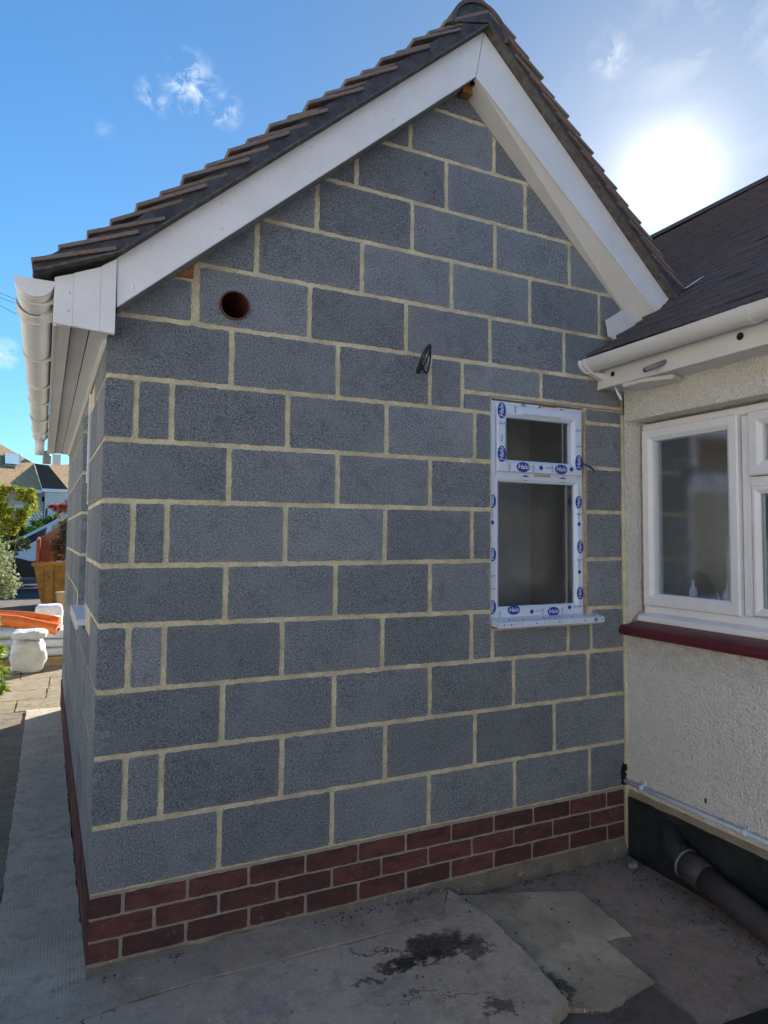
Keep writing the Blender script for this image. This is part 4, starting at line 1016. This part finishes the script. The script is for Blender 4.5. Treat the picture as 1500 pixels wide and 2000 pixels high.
# grit and debris scattered along the wall foot and joints
deb = bmesh.new()
for i in range(900):
    t = R.random(); kind_ = R.random()
    if kind_ < .35: x, y = R.uniform(.0, 2.47), -.02 - abs(R.gauss(0, .03)); z = -.262 if x < 1.43 else -.325
    elif kind_ < .6: y = R.uniform(-1.3, -.05); x = 2.44 - abs(R.gauss(0, .07)); z = -.330
    elif kind_ < .8: x, y = 1.455 + R.gauss(0, .015), R.uniform(-.8, -.05); z = -.298
    else: x, y = R.uniform(-.2, 2.4), R.uniform(-1.2, -.03); z = -.266 if x < 1.43 else -.30 if x < 1.8 else -.328
    if x > 1.43 and z > -.29: z = -.30
    r = R.uniform(.0012, .0042) * (1.6 if R.random() < .08 else 1)
    M_ = Matrix.Translation((x, y, z + r * .4)) @ Matrix.Rotation(R.uniform(0, 6), 4, 'Z') @ Matrix.Rotation(R.uniform(-.5, .5), 4, 'X')
    addbox(deb, (-r, -r * .8, -r * .6), (r, r * .8, r * .6), M_)
o = bmobj('grit', deb, m_conc('grit_stone', (.24, .21, .17), (.09, .08, .07), scale=20), kind='stuff'); tag(o, 'loose grit and crumbs of mortar along the foot of the walls', 'grit')

# ------------------------------------------------------------------ THE FRONT GARDEN BEYOND THE PATH
M_POLY = Mat('white_woven_plastic', .42, .4); M_POLY.color(M_POLY.mix(M_POLY.ramp(M_POLY.noise(6, 5), .4, .7), (.66, .70, .72), (.74, .76, .76))).bump(M_POLY.noise(16, 5, .6), .03); M_POLY = M_POLY.m
def cushion(name, c, size, mat, parent=None, rot=0, sub=4, wr=.012, sq=3.2, seed=0):
    """superellipsoid sack with wrinkles"""
    bm = bmesh.new(); bmesh.ops.create_cube(bm, size=2); bmesh.ops.subdivide_edges(bm, edges=bm.edges[:], cuts=9, use_grid_fill=True)
    Mr = Matrix.Rotation(rot, 4, 'Z')
    for v in bm.verts:
        p = v.co.copy(); L = (abs(p.x) ** sq + abs(p.y) ** sq + abs(p.z) ** sq) ** (1 / sq); p /= L
        p = Vector((p.x * size[0] / 2, p.y * size[1] / 2, p.z * size[2] / 2))
        k = noise.noise(p * 9 + Vector((seed, seed, 0))) * wr + noise.noise(p * 24 + Vector((seed, 0, 3))) * wr * .4
        p += p.normalized() * k; v.co = Mr @ p + Vector(c)
    return bmobj(name, bm, mat, parent, smooth=True)
pal = empty('pallet', 'pale timber pallet under the stack of white sacks by the house corner', 'pallet')
M_PAL = plain('pallet_timber', (.50, .36, .17), .8, var=.3, scale=25)
for i in range(5): box('deck_board', (-1.35, 6.55 + i * .22, -.225), (.15, 6.70 + i * .22, -.205), M_PAL, pal)
for i in range(3): box('bearer', (-1.35, 6.56 + i * .42, -.30), (.15, 6.64 + i * .42, -.226), M_PAL, pal)
for i in range(3): box('bottom_board', (-1.35, 6.54 + i * .43, -.318), (.15, 6.66 + i * .43, -.301), M_PAL, pal)
labs = ['white sack at the bottom of the pallet stack beside the wall', 'white sack second from the bottom of the pallet stack beside the wall', 'white sack on top of the pallet stack under the orange roll']
for i in range(3):
    tag(cushion('sack', (-.02, 6.86, -.153 + i * .105), (.80, .56, .118), M_POLY, seed=i * 5, sq=4), labs[i], 'sack', 'white sacks on the pallet')
labs = ['white sack at the bottom of the left heap behind the leafy stems', 'white sack in the middle of the left heap behind the leafy stems', 'white sack on top of the left heap behind the leafy stems']
for i in range(3):
    tag(cushion('sack', (-.92, 6.88, -.150 + i * .115), (.78, .60, .135), M_POLY, seed=20 + i * 5, sq=3.4, rot=.1), labs[i], 'sack', 'white sacks on the pallet')
us = empty('upright_sack', 'full white sack standing upright in front of the pallet, top folded over', 'sack')
cushion('sack_body', (-.455, 6.22, -.115), (.345, .30, .385), M_POLY, us, seed=3, sq=3.6, wr=.035)
cushion('folded_top', (-.452, 6.20, .125), (.36, .32, .105), M_POLY, us, seed=8, sq=3.6, wr=.03)
box('printed_mark', (-.60, 6.064, -.265), (-.555, 6.068, -.255), M_BLACK, us)
M_ORANGE = Mat('orange_membrane', .3, .5); M_ORANGE.color(M_ORANGE.mix(M_ORANGE.ramp(M_ORANGE.noise(8, 4), .4, .65), (.72, .15, .015), (.85, .22, .03))).bump(M_ORANGE.noise(9, 3), .01); M_ORANGE = M_ORANGE.m
orr = empty('membrane_roll', 'bright orange roll of plastic membrane lying across the sacks', 'roll')
ro = tube('roll', [(-1.25, 6.98, .28), (-.6, 6.80, .205), (-.165, 6.62, .105)], .076, M_ORANGE, orr, 28)
smooth_by_angle(ro, 50)
tube('core', [(-.163, 6.619, .1145), (-.156, 6.612, .113)], .018, M_BLACK, orr, 14)
tube('loose_wrap', [(-1.0, 7.02, .315), (-.5, 6.90, .268), (-.16, 6.76, .215)], .045, M_ORANGE, orr, 20)
tag(cushion('insulation_pack', (-.295, 7.95, .10), (.335, .30, .40), plain('white_pack', (.80, .82, .86), .5), sq=8, wr=.006, seed=4), 'square white wrapped pack standing behind the orange roll', 'pack')
tag(box('pallet_board', (-.50, 8.6, -.315), (.3, 9.6, .06), M_PAL), 'low timber stack in shade behind the white pack', 'timber')
bk_ = empty('bucket', 'beige plastic bucket beside the yellow skip', 'bucket')
M_BUCK = plain('beige_bucket_plastic', (.42, .30, .17), .5)
lathe('bucket_body', [(.095, 0), (.12, .36), (.112, .36), (.09, .02)], (-.115, 10.0, -.06), M_BUCK, bk_); lathe('bucket_rim', [(.122, 0), (.132, .003), (.132, .026), (.122, .028)], (-.115, 10.0, .285), M_BUCK, bk_)
tag(box('timber_stack', (-.30, 9.7, -.317), (.4, 10.4, -.062), M_PAL), 'flat pile of boards that carries the beige bucket', 'timber')
# skip
sk = empty('skip', 'rusty yellow skip full of garden waste with a raised red tailboard', 'skip')
M_SKIP = Mat('yellow_skip_paint', .6, .4); n1 = M_SKIP.noise(5, 6, .7)
c_ = M_SKIP.mix(M_SKIP.ramp(n1, .40, .62), (.50, .22, .03), (.30, .13, .02)); c_ = M_SKIP.mix(M_SKIP.ramp(M_SKIP.noise(16, 5, .7), .6, .68), c_, (.09, .035, .015)); M_SKIP.color(c_).bump(n1, .01); M_SKIP = M_SKIP.m
M_RED = plain('faded_red_paint', (.52, .10, .05), .6, var=.35, scale=8)
M_ORP = plain('faded_orange_board', (.62, .26, .13), .7, var=.3, scale=6)
sy0, sy1 = 13.3, 15.0; sx0, sx1 = -.62, 2.6
V = [(sx0 + .10, sy0 + .05, -.30), (sx1 - .3, sy0 + .05, -.30), (sx1, sy0, .62), (sx0 - .08, sy0, .62), (sx0 + .10, sy1 - .05, -.30), (sx1 - .3, sy1 - .05, -.30), (sx1, sy1, .62), (sx0 - .08, sy1, .62)]
mesh('skip_side', [V[0], V[1], V[2], V[3]], [(0, 1, 2, 3)], M_SKIP, sk); mesh('skip_side', [V[4], V[5], V[6], V[7]], [(0, 1, 2, 3)], M_SKIP, sk)
mesh('skip_end', [V[0], V[3], V[7], V[4]], [(0, 1, 2, 3)], M_SKIP, sk); mesh('skip_end', [V[1], V[2], V[6], V[5]], [(0, 1, 2, 3)], M_SKIP, sk); mesh('skip_floor', [V[0], V[1], V[5], V[4]], [(0, 1, 2, 3)], M_SKIP, sk)
box('skip_rim', (sx0 - .12, sy0 - .05, .60), (sx1 + .03, sy0 + .03, .68), M_SKIP, sk, .01); box('skip_rim', (sx0 - .12, sy1 - .03, .60), (sx1 + .03, sy1 + .05, .68), M_SKIP, sk, .01)
for x in (sx0 + .13, sx0 + .9): box('skip_rib', (x, sy0 - .035, -.29), (x + .16, sy0 + .03, .60), M_SKIP, sk, .01)
plate('tailboard', [[(sx0 - .03, .62), (sx0 - .02, 1.20), (-.30, 1.42), (.6, 1.5), (.6, .62)]], FRONT, sy1 - .10, sy1 - .06, M_ORP, sk)
mesh('tailboard_edge', [(sx0 - .06, sy0 + .5, .66), (sx0 + .00, sy0 + .5, .66), (sx0 + .00, sy0 + .5, 1.14), (sx0 - .06, sy0 + .5, 1.14), (sx0 - .06, sy1 - .05, .66), (sx0 + .0, sy1 - .05, .66), (sx0 + .0, sy1 - .05, 1.2), (sx0 - .06, sy1 - .05, 1.2)], [(0, 1, 2, 3), (4, 7, 6, 5), (0, 3, 7, 4), (1, 5, 6, 2), (3, 2, 6, 7)], M_RED, sk)

# ---- foliage
def leafmat(name, a, b, c=None, rough=.5):
    m = Mat(name, rough, .35); rr = m.noise(6, 4, .6)
    at = m.n('ShaderNodeAttribute'); at.attribute_name = 'rnd'
    col = m.mix(at.outputs['Fac'], a, b)
    if c: col = m.mix(m.ramp(m.noise(9, 3, .6, off=3), .58, .68), col, c)
    m.color(col); m.b.inputs['Transmission Weight'].default_value = 0
    tr = m.n('ShaderNodeBsdfTranslucent'); m.l(col, tr.inputs[0]); mx = m.n('ShaderNodeMixShader'); mx.inputs[0].default_value = .35
    out = [n for n in m.t.nodes if n.type == 'OUTPUT_MATERIAL'][0]
    m.t.links.new(m.b.outputs[0], mx.inputs[1]); m.t.links.new(tr.outputs[0], mx.inputs[2]); m.t.links.new(mx.outputs[0], out.inputs[0]); return m.m
def foliage(name, blobs, n, size, mat, parent=None, seed=1, long=1.7, droop=0, kind='stuff'):
    """leaf-sized folded faces spread through uneven clumps; blobs: (cx,cy,cz,rx,ry,rz)"""
    rg = random.Random(seed); V = []; F = []; col = []
    sub = []
    for b in blobs:
        for _ in range(7):
            d_ = Vector((rg.gauss(0, 1), rg.gauss(0, 1), rg.gauss(0, 1))).normalized() * rg.uniform(.35, .95)
            sub.append((b[0] + d_.x * b[3], b[1] + d_.y * b[4], b[2] + d_.z * b[5], b[3] * rg.uniform(.2, .42), b[4] * rg.uniform(.2, .42), b[5] * rg.uniform(.2, .42)))
    for i in range(n):
        b = rg.choice(sub); d_ = Vector((rg.gauss(0, 1), rg.gauss(0, 1), rg.gauss(0, 1))).normalized() * (rg.random() ** .45) * (1.25 if rg.random() < .1 else 1)
        p = Vector((b[0] + d_.x * b[3], b[1] + d_.y * b[4], b[2] + d_.z * b[5]))
        ax = Vector((rg.gauss(0, 1), rg.gauss(0, 1), rg.gauss(0, .7) - droop)).normalized(); sd = ax.cross(Vector((rg.gauss(0, 1), rg.gauss(0, 1), rg.gauss(0, 1)))).normalized()
        up = ax.cross(sd); s_ = size * rg.uniform(.6, 1.3); L = s_ * long
        k = len(V); V += [p, p + ax * L * .45 + sd * s_ * .5 + up * s_ * .12, p + ax * L, p + ax * L * .45 - sd * s_ * .5 + up * s_ * .12]
        F += [(k, k + 1, k + 2), (k, k + 2, k + 3)]; c_ = rg.random(); col += [c_] * 4
    o = mesh(name, V, F, mat, parent, kind=kind)
    at = o.data.attributes.new('rnd', 'FLOAT', 'POINT'); at.data.foreach_set('value', col)
    return o
def stems(name, base, tips, mat, parent, r=.012):
    bm = bmesh.new()
    for t in tips:
        b = Vector(base) + Vector((R.uniform(-.05, .05), R.uniform(-.05, .05), 0)); t = Vector(t); mid = (b + t) / 2 + Vector((R.uniform(-.1, .1), R.uniform(-.1, .1), .05))
        addtube(bm, [b, (b + mid) / 2 + Vector((0, 0, .03)), mid, t], r, 5, rs=[r, r * .8, r * .6, r * .25])
    return bmobj(name, bm, mat, parent)
M_STEM = plain('brown_twig', (.13, .09, .055), .8)
M_LSIL = leafmat('silver_green_leaf', (.22, .27, .13), (.42, .46, .27)); M_LGRN = leafmat('bright_green_leaf', (.14, .26, .02), (.30, .36, .04)); M_LDRK = leafmat('dark_green_leaf', (.035, .075, .018), (.09, .15, .03))
M_LYEL = leafmat('yellow_green_leaf', (.26, .33, .03), (.42, .40, .05), (.50, .22, .03)); M_LRED = leafmat('red_tipped_leaf', (.45, .09, .06), (.60, .26, .18)); M_LDRY = leafmat('dry_garden_waste', (.22, .14, .06), (.36, .24, .11))
def plant(name, lab, cat, blobs, n, size, mat, base, tips, seed, grp=None, **k):
    e = empty(name, lab, cat, group=grp)
    foliage('leaves', blobs, n, size, mat, e, seed, **k)
    stems('stems', base, tips, M_STEM, e); return e
plant('silver_shrub', 'silvery small-leaved shrub crowding the left edge beside the path', 'shrub', [(-1.05, 5.0, .55, .47, .45, .78), (-.90, 4.9, .95, .34, .35, .38), (-.84, 4.9, .60, .30, .30, .45), (-1.15, 5.3, 1.15, .42, .4, .35)], 21000, .022, M_LSIL, (-1.15, 5.05, -.3), [(-1.0, 5, 1.2), (-.8, 4.9, .9), (-1.2, 5.2, 1.3), (-.85, 4.8, .4), (-.70, 4.9, .6), (-1.3, 5.0, 1.0)], 3, long=1.5)
plant('shading_hedge', 'unseen dark hedge added left of the path to shade the lower side wall', 'hedge', [(-1.75, -3.2 + i * 1.0, .25, .42, .65, .62) for i in range(7)], 9000, .075, M_LDRK, (-1.75, 0, -.3), [(-1.7, -2.5 + i, .6) for i in range(6)], 31)  # unseen hedge added to keep bounced light off the lower side wall
plant('leafy_bush', 'fresh green leafy bush rising behind the silvery shrub at the left edge', 'bush', [(-1.15, 7.6, 1.0, .30, .3, .35), (-1.35, 7.7, .6, .35, .3, .4), (-.95, 7.6, .75, .14, .2, .25)], 3200, .032, M_LGRN, (-1.3, 7.65, -.3), [(-1.1, 7.6, 1.2), (-1.4, 7.7, .9), (-.95, 7.6, .85)], 41)
plant('trailing_stems', 'bright green leafy stems leaning over the path from the left', 'plant', [(-.70, 4.5, .38, .12, .12, .10), (-.66, 4.6, .18, .13, .12, .06), (-.68, 4.6, .02, .13, .15, .05), (-.66, 4.6, -.14, .11, .12, .06), (-.78, 4.6, .2, .16, .2, .35)], 700, .030, M_LGRN, (-.95, 4.6, -.3), [(-.60, 4.5, .33), (-.54, 4.6, .16), (-.56, 4.6, .0), (-.62, 4.5, -.16), (-.7, 4.6, .45)], 5, long=2.6)
plant('climber', 'yellow-green climbing plant on a support before the bungalow', 'climber', [(-1.25, 12, 1.9, .22, .3, .40), (-.95, 12, 2.02, .28, .3, .16), (-.78, 12, 1.80, .19, .3, .26), (-1.5, 12, 1.7, .35, .3, .55), (-1.0, 12, 1.55, .2, .2, .25), (-1.2, 12, 1.5, .25, .2, .2)], 3600, .045, M_LYEL, (-1.3, 12, -.3), [(-1.2, 12, 2.2), (-.8, 12, 2.1), (-1.0, 12, 1.9), (-1.5, 12, 2.0)], 8)
plant('garden_bush', 'mid green bush with pale flowers left of the van', 'bush', [(-1.5, 13, 1.15, .55, .5, .42), (-1.15, 13.2, .95, .3, .4, .3)], 2600, .05, leafmat('flowering_bush_leaf', (.05, .10, .02), (.20, .26, .10), (.55, .5, .5)), (-1.4, 13, -.3), [(-1.3, 13, 1.2), (-1.6, 13, 1.4)], 11)
plant('low_hedge', 'dark evergreen hedge along the bungalow garden', 'hedge', [(-1.6, 22.8, 1.25, .9, .5, .55), (-.6, 22.8, 1.35, .7, .5, .55), (.6, 22.8, 1.3, .8, .5, .55), (-2.8, 22.8, 1.3, .9, .5, .6)], 5200, .09, M_LDRK, (-.8, 22.8, -.3), [(-.6, 22.8, 1.5), (-1.4, 22.8, 1.4), (.3, 22.8, 1.4), (-2.4, 22.8, 1.3)], 12)
plant('lime_bush', 'small lime green bush just over the van bonnet', 'bush', [(-.95, 21.6, 1.45, .32, .3, .22)], 700, .07, M_LGRN, (-.95, 21.6, -.3), [(-.9, 21.6, 1.5)], 13)
plant('red_robin', 'red-leaved photinia bush in front of the bungalow wall', 'bush', [(-.40, 22.0, 2.1, .33, .3, .18), (.1, 22, 2.15, .35, .3, .2)], 900, .08, M_LRED, (-.3, 22.0, -.3), [(-.4, 22, 2.0), (0, 22, 2.1)], 14)
plant('pink_rose', 'dark bush dotted with deep pink flowers left of the van', 'bush', [(-1.25, 16, 1.05, .3, .3, .22)], 500, .06, leafmat('rose_leaf', (.04, .07, .02), (.08, .12, .03), (.42, .04, .10)), (-1.25, 16, -.3), [(-1.2, 16, 1.1)], 15)
tag(foliage('garden_waste', [(.1, 14.1, .80, .70, .5, .20), (-.2, 14.3, 1.0, .18, .3, .30), (0.2, 14.4, 1.35, .45, .3, .35), (.7, 14.2, 1.0, .5, .4, .3)], 3800, .05, M_LDRY, seed=16, long=2.5), 'dry brown cuttings and twigs heaped in the skip', 'garden waste')
tag(foliage('cut_branches', [(-.02, 13.9, 1.3, .16, .3, .42), (.3, 14.1, 1.5, .4, .3, .35)], 1500, .045, leafmat('wilted_leaf', (.08, .10, .04), (.22, .22, .12)), seed=17, droop=.8), 'wilting grey-green branches sticking out of the skip', 'garden waste')
for i in range(4):
    M_ = Matrix.Translation((-.42 + i * .13, 13.55 + i * .1, .60 + .015 * i)) @ Matrix.Rotation(R.uniform(-.7, .7), 4, 'Z') @ Matrix.Rotation(R.uniform(-.25, .25), 4, 'Y')
    tag(box('offcut', (-.12, -.05, 0), (.22, .06, .05), [plain('plaster_offcut', (.62, .55, .52), .8), M_PAL][i % 2], M=M_), ['pinkish plaster offcut', 'pale timber offcut', 'square plaster offcut', 'short timber offcut'][i] + ' poking out of the skip, number from the left by place'.replace(', number from the left by place', [' at its left end', ' beside the left plaster piece', ' in the middle', ' near the house corner'][i]), 'offcut', 'offcuts in the skip')

# ---- van behind the skip
van = empty('parked_van', 'pale blue-white people carrier parked nose-left behind the skip', 'van')
M_VAN = plain('pale_blue_car_paint', (.48, .60, .74), .18, .6, var=.05, scale=2); M_VBUMP = plain('black_bumper_plastic', (.015, .016, .018), .55)
prof = [(-1.62, .28), (-1.62, .72), (-1.56, .95), (-1.40, 1.09), (-1.05, 1.30), (-.70, 1.50), (-.25, 1.78), (.1, 1.98), (.5, 2.08), (2.9, 2.10), (3.05, 1.9), (3.15, 1.1), (3.15, .28)]
bmv = bmesh.new(); solid(bmv, [prof], FRONT, 19.3, 21.1)
bmesh.ops.recalc_face_normals(bmv, faces=bmv.faces)
bmesh.ops.bevel(bmv, geom=[e for e in bmv.edges if abs(e.verts[0].co.y - e.verts[1].co.y) < .01 and len(e.link_faces) == 2 and e.calc_face_angle(0) > 1.2], offset=.10, segments=3, affect='EDGES', clamp_overlap=True)
smooth_by_angle(bmobj('body', bmv, M_VAN, van), 30)
plate('side_glass', [[(-1.44, .93), (-1.32, 1.06), (-.98, 1.25), (-.62, 1.46), (-.66, 1.22), (-1.05, .98), (-1.2, .90)]], FRONT, 19.285, 19.32, M_CARGLASS, van)
plate('side_glass', [[(-.50, 1.50), (-.18, 1.70), (.25, 1.92), (1.2, 1.95), (1.2, 1.42), (-.5, 1.36)]], FRONT, 19.285, 19.32, M_CARGLASS, van)
plate('headlight', [[(-1.38, 1.00), (-1.10, 1.14), (-1.02, 1.06), (-1.28, .93)]], FRONT, 19.275, 19.29, plain('headlight_lens', (.75, .80, .85), .1), van)
plate('bumper', [[(-1.66, .06), (-1.66, .60), (-1.5, .64), (-1.0, .50), (-.5, .50), (-.5, .10), (-1.2, .06)]], FRONT, 19.25, 19.45, M_VBUMP, van)
for x in (-.35, 2.1):
    w_ = tube('wheel', [(x, 19.27, .02), (x, 19.50, .02)], .33, M_VBUMP, van, 24); tube('rim', [(x, 19.255, .02), (x, 19.27, .02)], .2, plain('alloy_rim', (.45, .46, .48), .3), w_, 18)
box('sill_trim', (-.5, 19.27, .10), (3.1, 19.32, .40), M_VBUMP, van)

# ---- bungalow across the road
bg_ = empty('bungalow', 'white bungalow with brown tiled hipped roof and rooflights beyond the road', 'house')
M_BW = plain('white_painted_render', (.66, .67, .64), .85, var=.08, scale=3); M_BR = m_tile('brown_bungalow_tile', (.60, .38, .20), (.62, .40, .21), (.24, .13, .07))
box('wall', (-6, 26.6, -.3), (-.88, 33, 2.95), M_BW, bg_); box('wall', (-.88, 25.8, -.3), (2.8, 33, 2.93), M_BW, bg_)
mesh('roof_slope', [(-7.2, 22.9, 2.906), (-.98, 26.0, 2.9), (-1.34, 27.7, 4.03), (-6.0, 30.2, 6.93), (-10, 27.4, 6.45)], [(0, 1, 2, 3, 4)], M_BR, bg_)
mesh('roof_slope', [(-.98, 26.02, 2.92), (-.10, 25.6, 2.92), (-.83, 26.9, 3.92), (-1.33, 27.68, 4.03)], [(0, 1, 2, 3)], m_tile('shaded_side_tile', (.10, .07, .05), (.12, .085, .06), (.16, .11, .07)), bg_)  # shadow-side slope: shade painted in as a darker tile colour
mesh('roof_slope', [(-.10, 25.6, 2.92), (3.2, 27.25, 2.92), (2.2, 29.3, 4.45), (-.83, 26.9, 3.92)], [(0, 1, 2, 3)], M_BR, bg_)
mesh('roof_back', [(-6.0, 30.3, 6.88), (-1.34, 27.8, 3.98), (-1.2, 33.0, 2.3), (-6.0, 34.5, 2.9)], [(0, 1, 2, 3)], M_BR, bg_)
mesh('roof_back', [(-.83, 26.98, 3.86), (2.2, 29.4, 4.38), (2.6, 33, 2.5), (-1.0, 33, 2.3)], [(0, 1, 2, 3)], M_BR, bg_)
mesh('fascia_board', [(-7.2, 22.88, 2.78), (-.98, 25.98, 2.78), (-.98, 25.98, 2.9), (-7.2, 22.88, 2.905)], [(0, 1, 2, 3)], M_UPVC, bg_); box('fascia_board', (-.98, 25.56, 2.82), (3.1, 25.60, 2.93), M_UPVC, bg_)
def onroof(x, y): return 2.9 - .3 * (x + .98) + .6 * (y - 26.0)
def rooflight(x0, x1, y0, y1):
    V = [(x, y, onroof(x, y) + .08) for x, y in ((x0, y0 + .5 * (x0 - x0)), (x1, y0 + .5 * (x1 - x0)), (x1 - .10, y1 + .5 * (x1 - x0)), (x0 - .10, y1))]
    f = mesh('rooflight', V, [(0, 1, 2, 3)], M_VENT, bg_)
    c = sum((Vector(v) for v in V), Vector()) / 4; V2 = [c + (Vector(v) - c) * .82 + Vector((0, -.02, .03)) for v in V]
    mesh('rooflight_glass', V2, [(0, 1, 2, 3)], plain('painted_sky_glass', (.42, .58, .66), .06, .9), f)  # sky reflection painted in as the pale blue base colour
rooflight(-2.30, -1.75, 26.75, 27.65); rooflight(-3.1, -2.52, 26.2, 27.0)
box('door', (-.93, 26.55, .3), (-.76, 26.598, 2.66), M_BLACK, bg_); box('window', (-.22, 25.74, 1.6), (.9, 25.798, 2.55), M_VENT, bg_); box('window', (-1.9, 26.53, 1.5), (-1.3, 26.598, 2.35), M_UPVC, bg_)
box('lantern', (-.99, 26.30, 2.48), (-.89, 26.42, 2.68), M_BLACK, bg_, .02)
tube('chimney_flue', [(-.93, 28.4, 4.1), (-.93, 28.4, 4.62)], .15, M_VENT, bg_, 16); box('chimney_stack', (-.72, 28.3, 4.0), (-.42, 28.7, 4.5), M_OLDUPVC, bg_)
tr = empty('trellis', 'pale diamond trellis panel in front of the bungalow door', 'trellis')
M_TR = plain('trellis_timber', (.50, .50, .44), .8)
for i in range(7):
    for s_ in (-1, 1):
        bm = bmesh.new(); addtube(bm, [(-1.55 + i * .11 - .11 * s_, 24.0, 1.72), (-1.55 + i * .11 + .11 * s_, 24.0 + .02 * s_, 2.06)], .014, 4); bmobj('lath', bm, M_TR, tr)
for x in (-1.68, -.80): box('post', (x, 24.0, -.3), (x + .07, 24.06, 2.15), M_STEM, tr)
for i in range(3):
    pass
# overhead wires
for (za, zb, lab) in ((4.859, 4.802, 'upper thin black overhead wire in the sky left of the gutter'), (4.789, 4.74, 'middle thin black overhead wire in the sky left of the gutter'), (4.673, 4.587, 'lowest thin black overhead wire in the sky left of the gutter')):
    sl_w = (zb - za) / .172
    o = tube('overhead_wire', [(-6.0, 9.0, za - sl_w * 4.9 + .25), (-1.114, 9.0, za), (-.94, 9.0, zb), (1.2, 9.0, zb + sl_w * 1.6 + .35)], .0035, M_BLACK, None, 5)
    tag(o, lab, 'wire', 'overhead wires')
# ---- unseen white houses added round the viewpoint to bounce light, also mirrored in glass
nb = empty('bounce_bungalow', 'white bungalow with tiled roof added behind the viewpoint to bounce light, seen only in the glass', 'house')
M_NBW = plain('bounce_white_render', (.82, .80, .75), .9, var=.06, scale=3)
plate('wall', [[(-9, -.34), (11, -.34), (11, 2.75), (-9, 2.75)], [(1.0, .6), (1.0, 1.8), (2.6, 1.8), (2.6, .6)], [(-3.4, .6), (-3.4, 1.8), (-1.6, 1.8), (-1.6, .6)]], FRONT, -9.3, -9.0, M_NBW, nb)
for x0, x1 in ((1.0, 2.6), (-3.4, -1.6)):
    w_ = box('window', (x0, -9.16, .6), (x1, -9.12, 1.8), M_UPVC, nb); box('pane', (x0 + .08, -9.119, .68), (x0 + .76, -9.115, 1.72), M_CARGLASS, w_); box('pane', (x0 + .84, -9.119, .68), (x1 - .08, -9.115, 1.72), M_CARGLASS, w_)
mesh('roof', [(-9.3, -8.7, 2.68), (11.3, -8.7, 2.68), (11.3, -12, 4.9), (-9.3, -12, 4.9)], [(0, 1, 2, 3)], M_BR, nb)
nw = empty('bounce_side_house', 'white rendered house side added across the path to bounce light, outside the picture on the left', 'house')  # unseen house added to throw light onto the side wall
box('wall', (-5.3, -7.5, -.34), (-5.0, 9.0, 2.75), M_NBW, nw)
box('window', (-5.02, -2.0, .7), (-4.985, -.8, 1.8), M_UPVC, nw); box('door', (-5.02, 1.0, -.3), (-4.98, 1.9, 1.8), M_SILL, nw)
mesh('roof', [(-4.7, -7.8, 2.66), (-4.7, 9.3, 2.66), (-8, 9.3, 4.9), (-8, -7.8, 4.9)], [(0, 3, 2, 1)], M_BR, nw)
mesh('bounce_paving', [(-4.9, -8.9, -.338), (9, -8.9, -.338), (9, -3.0, -.338), (-4.9, -3.0, -.338)], [(0, 1, 2, 3)], m_conc('pale_paving', (.60, .55, .46), (.48, .44, .37)), kind='structure')  # unseen pale ground added for bounced light
S.cycles.use_denoising = True
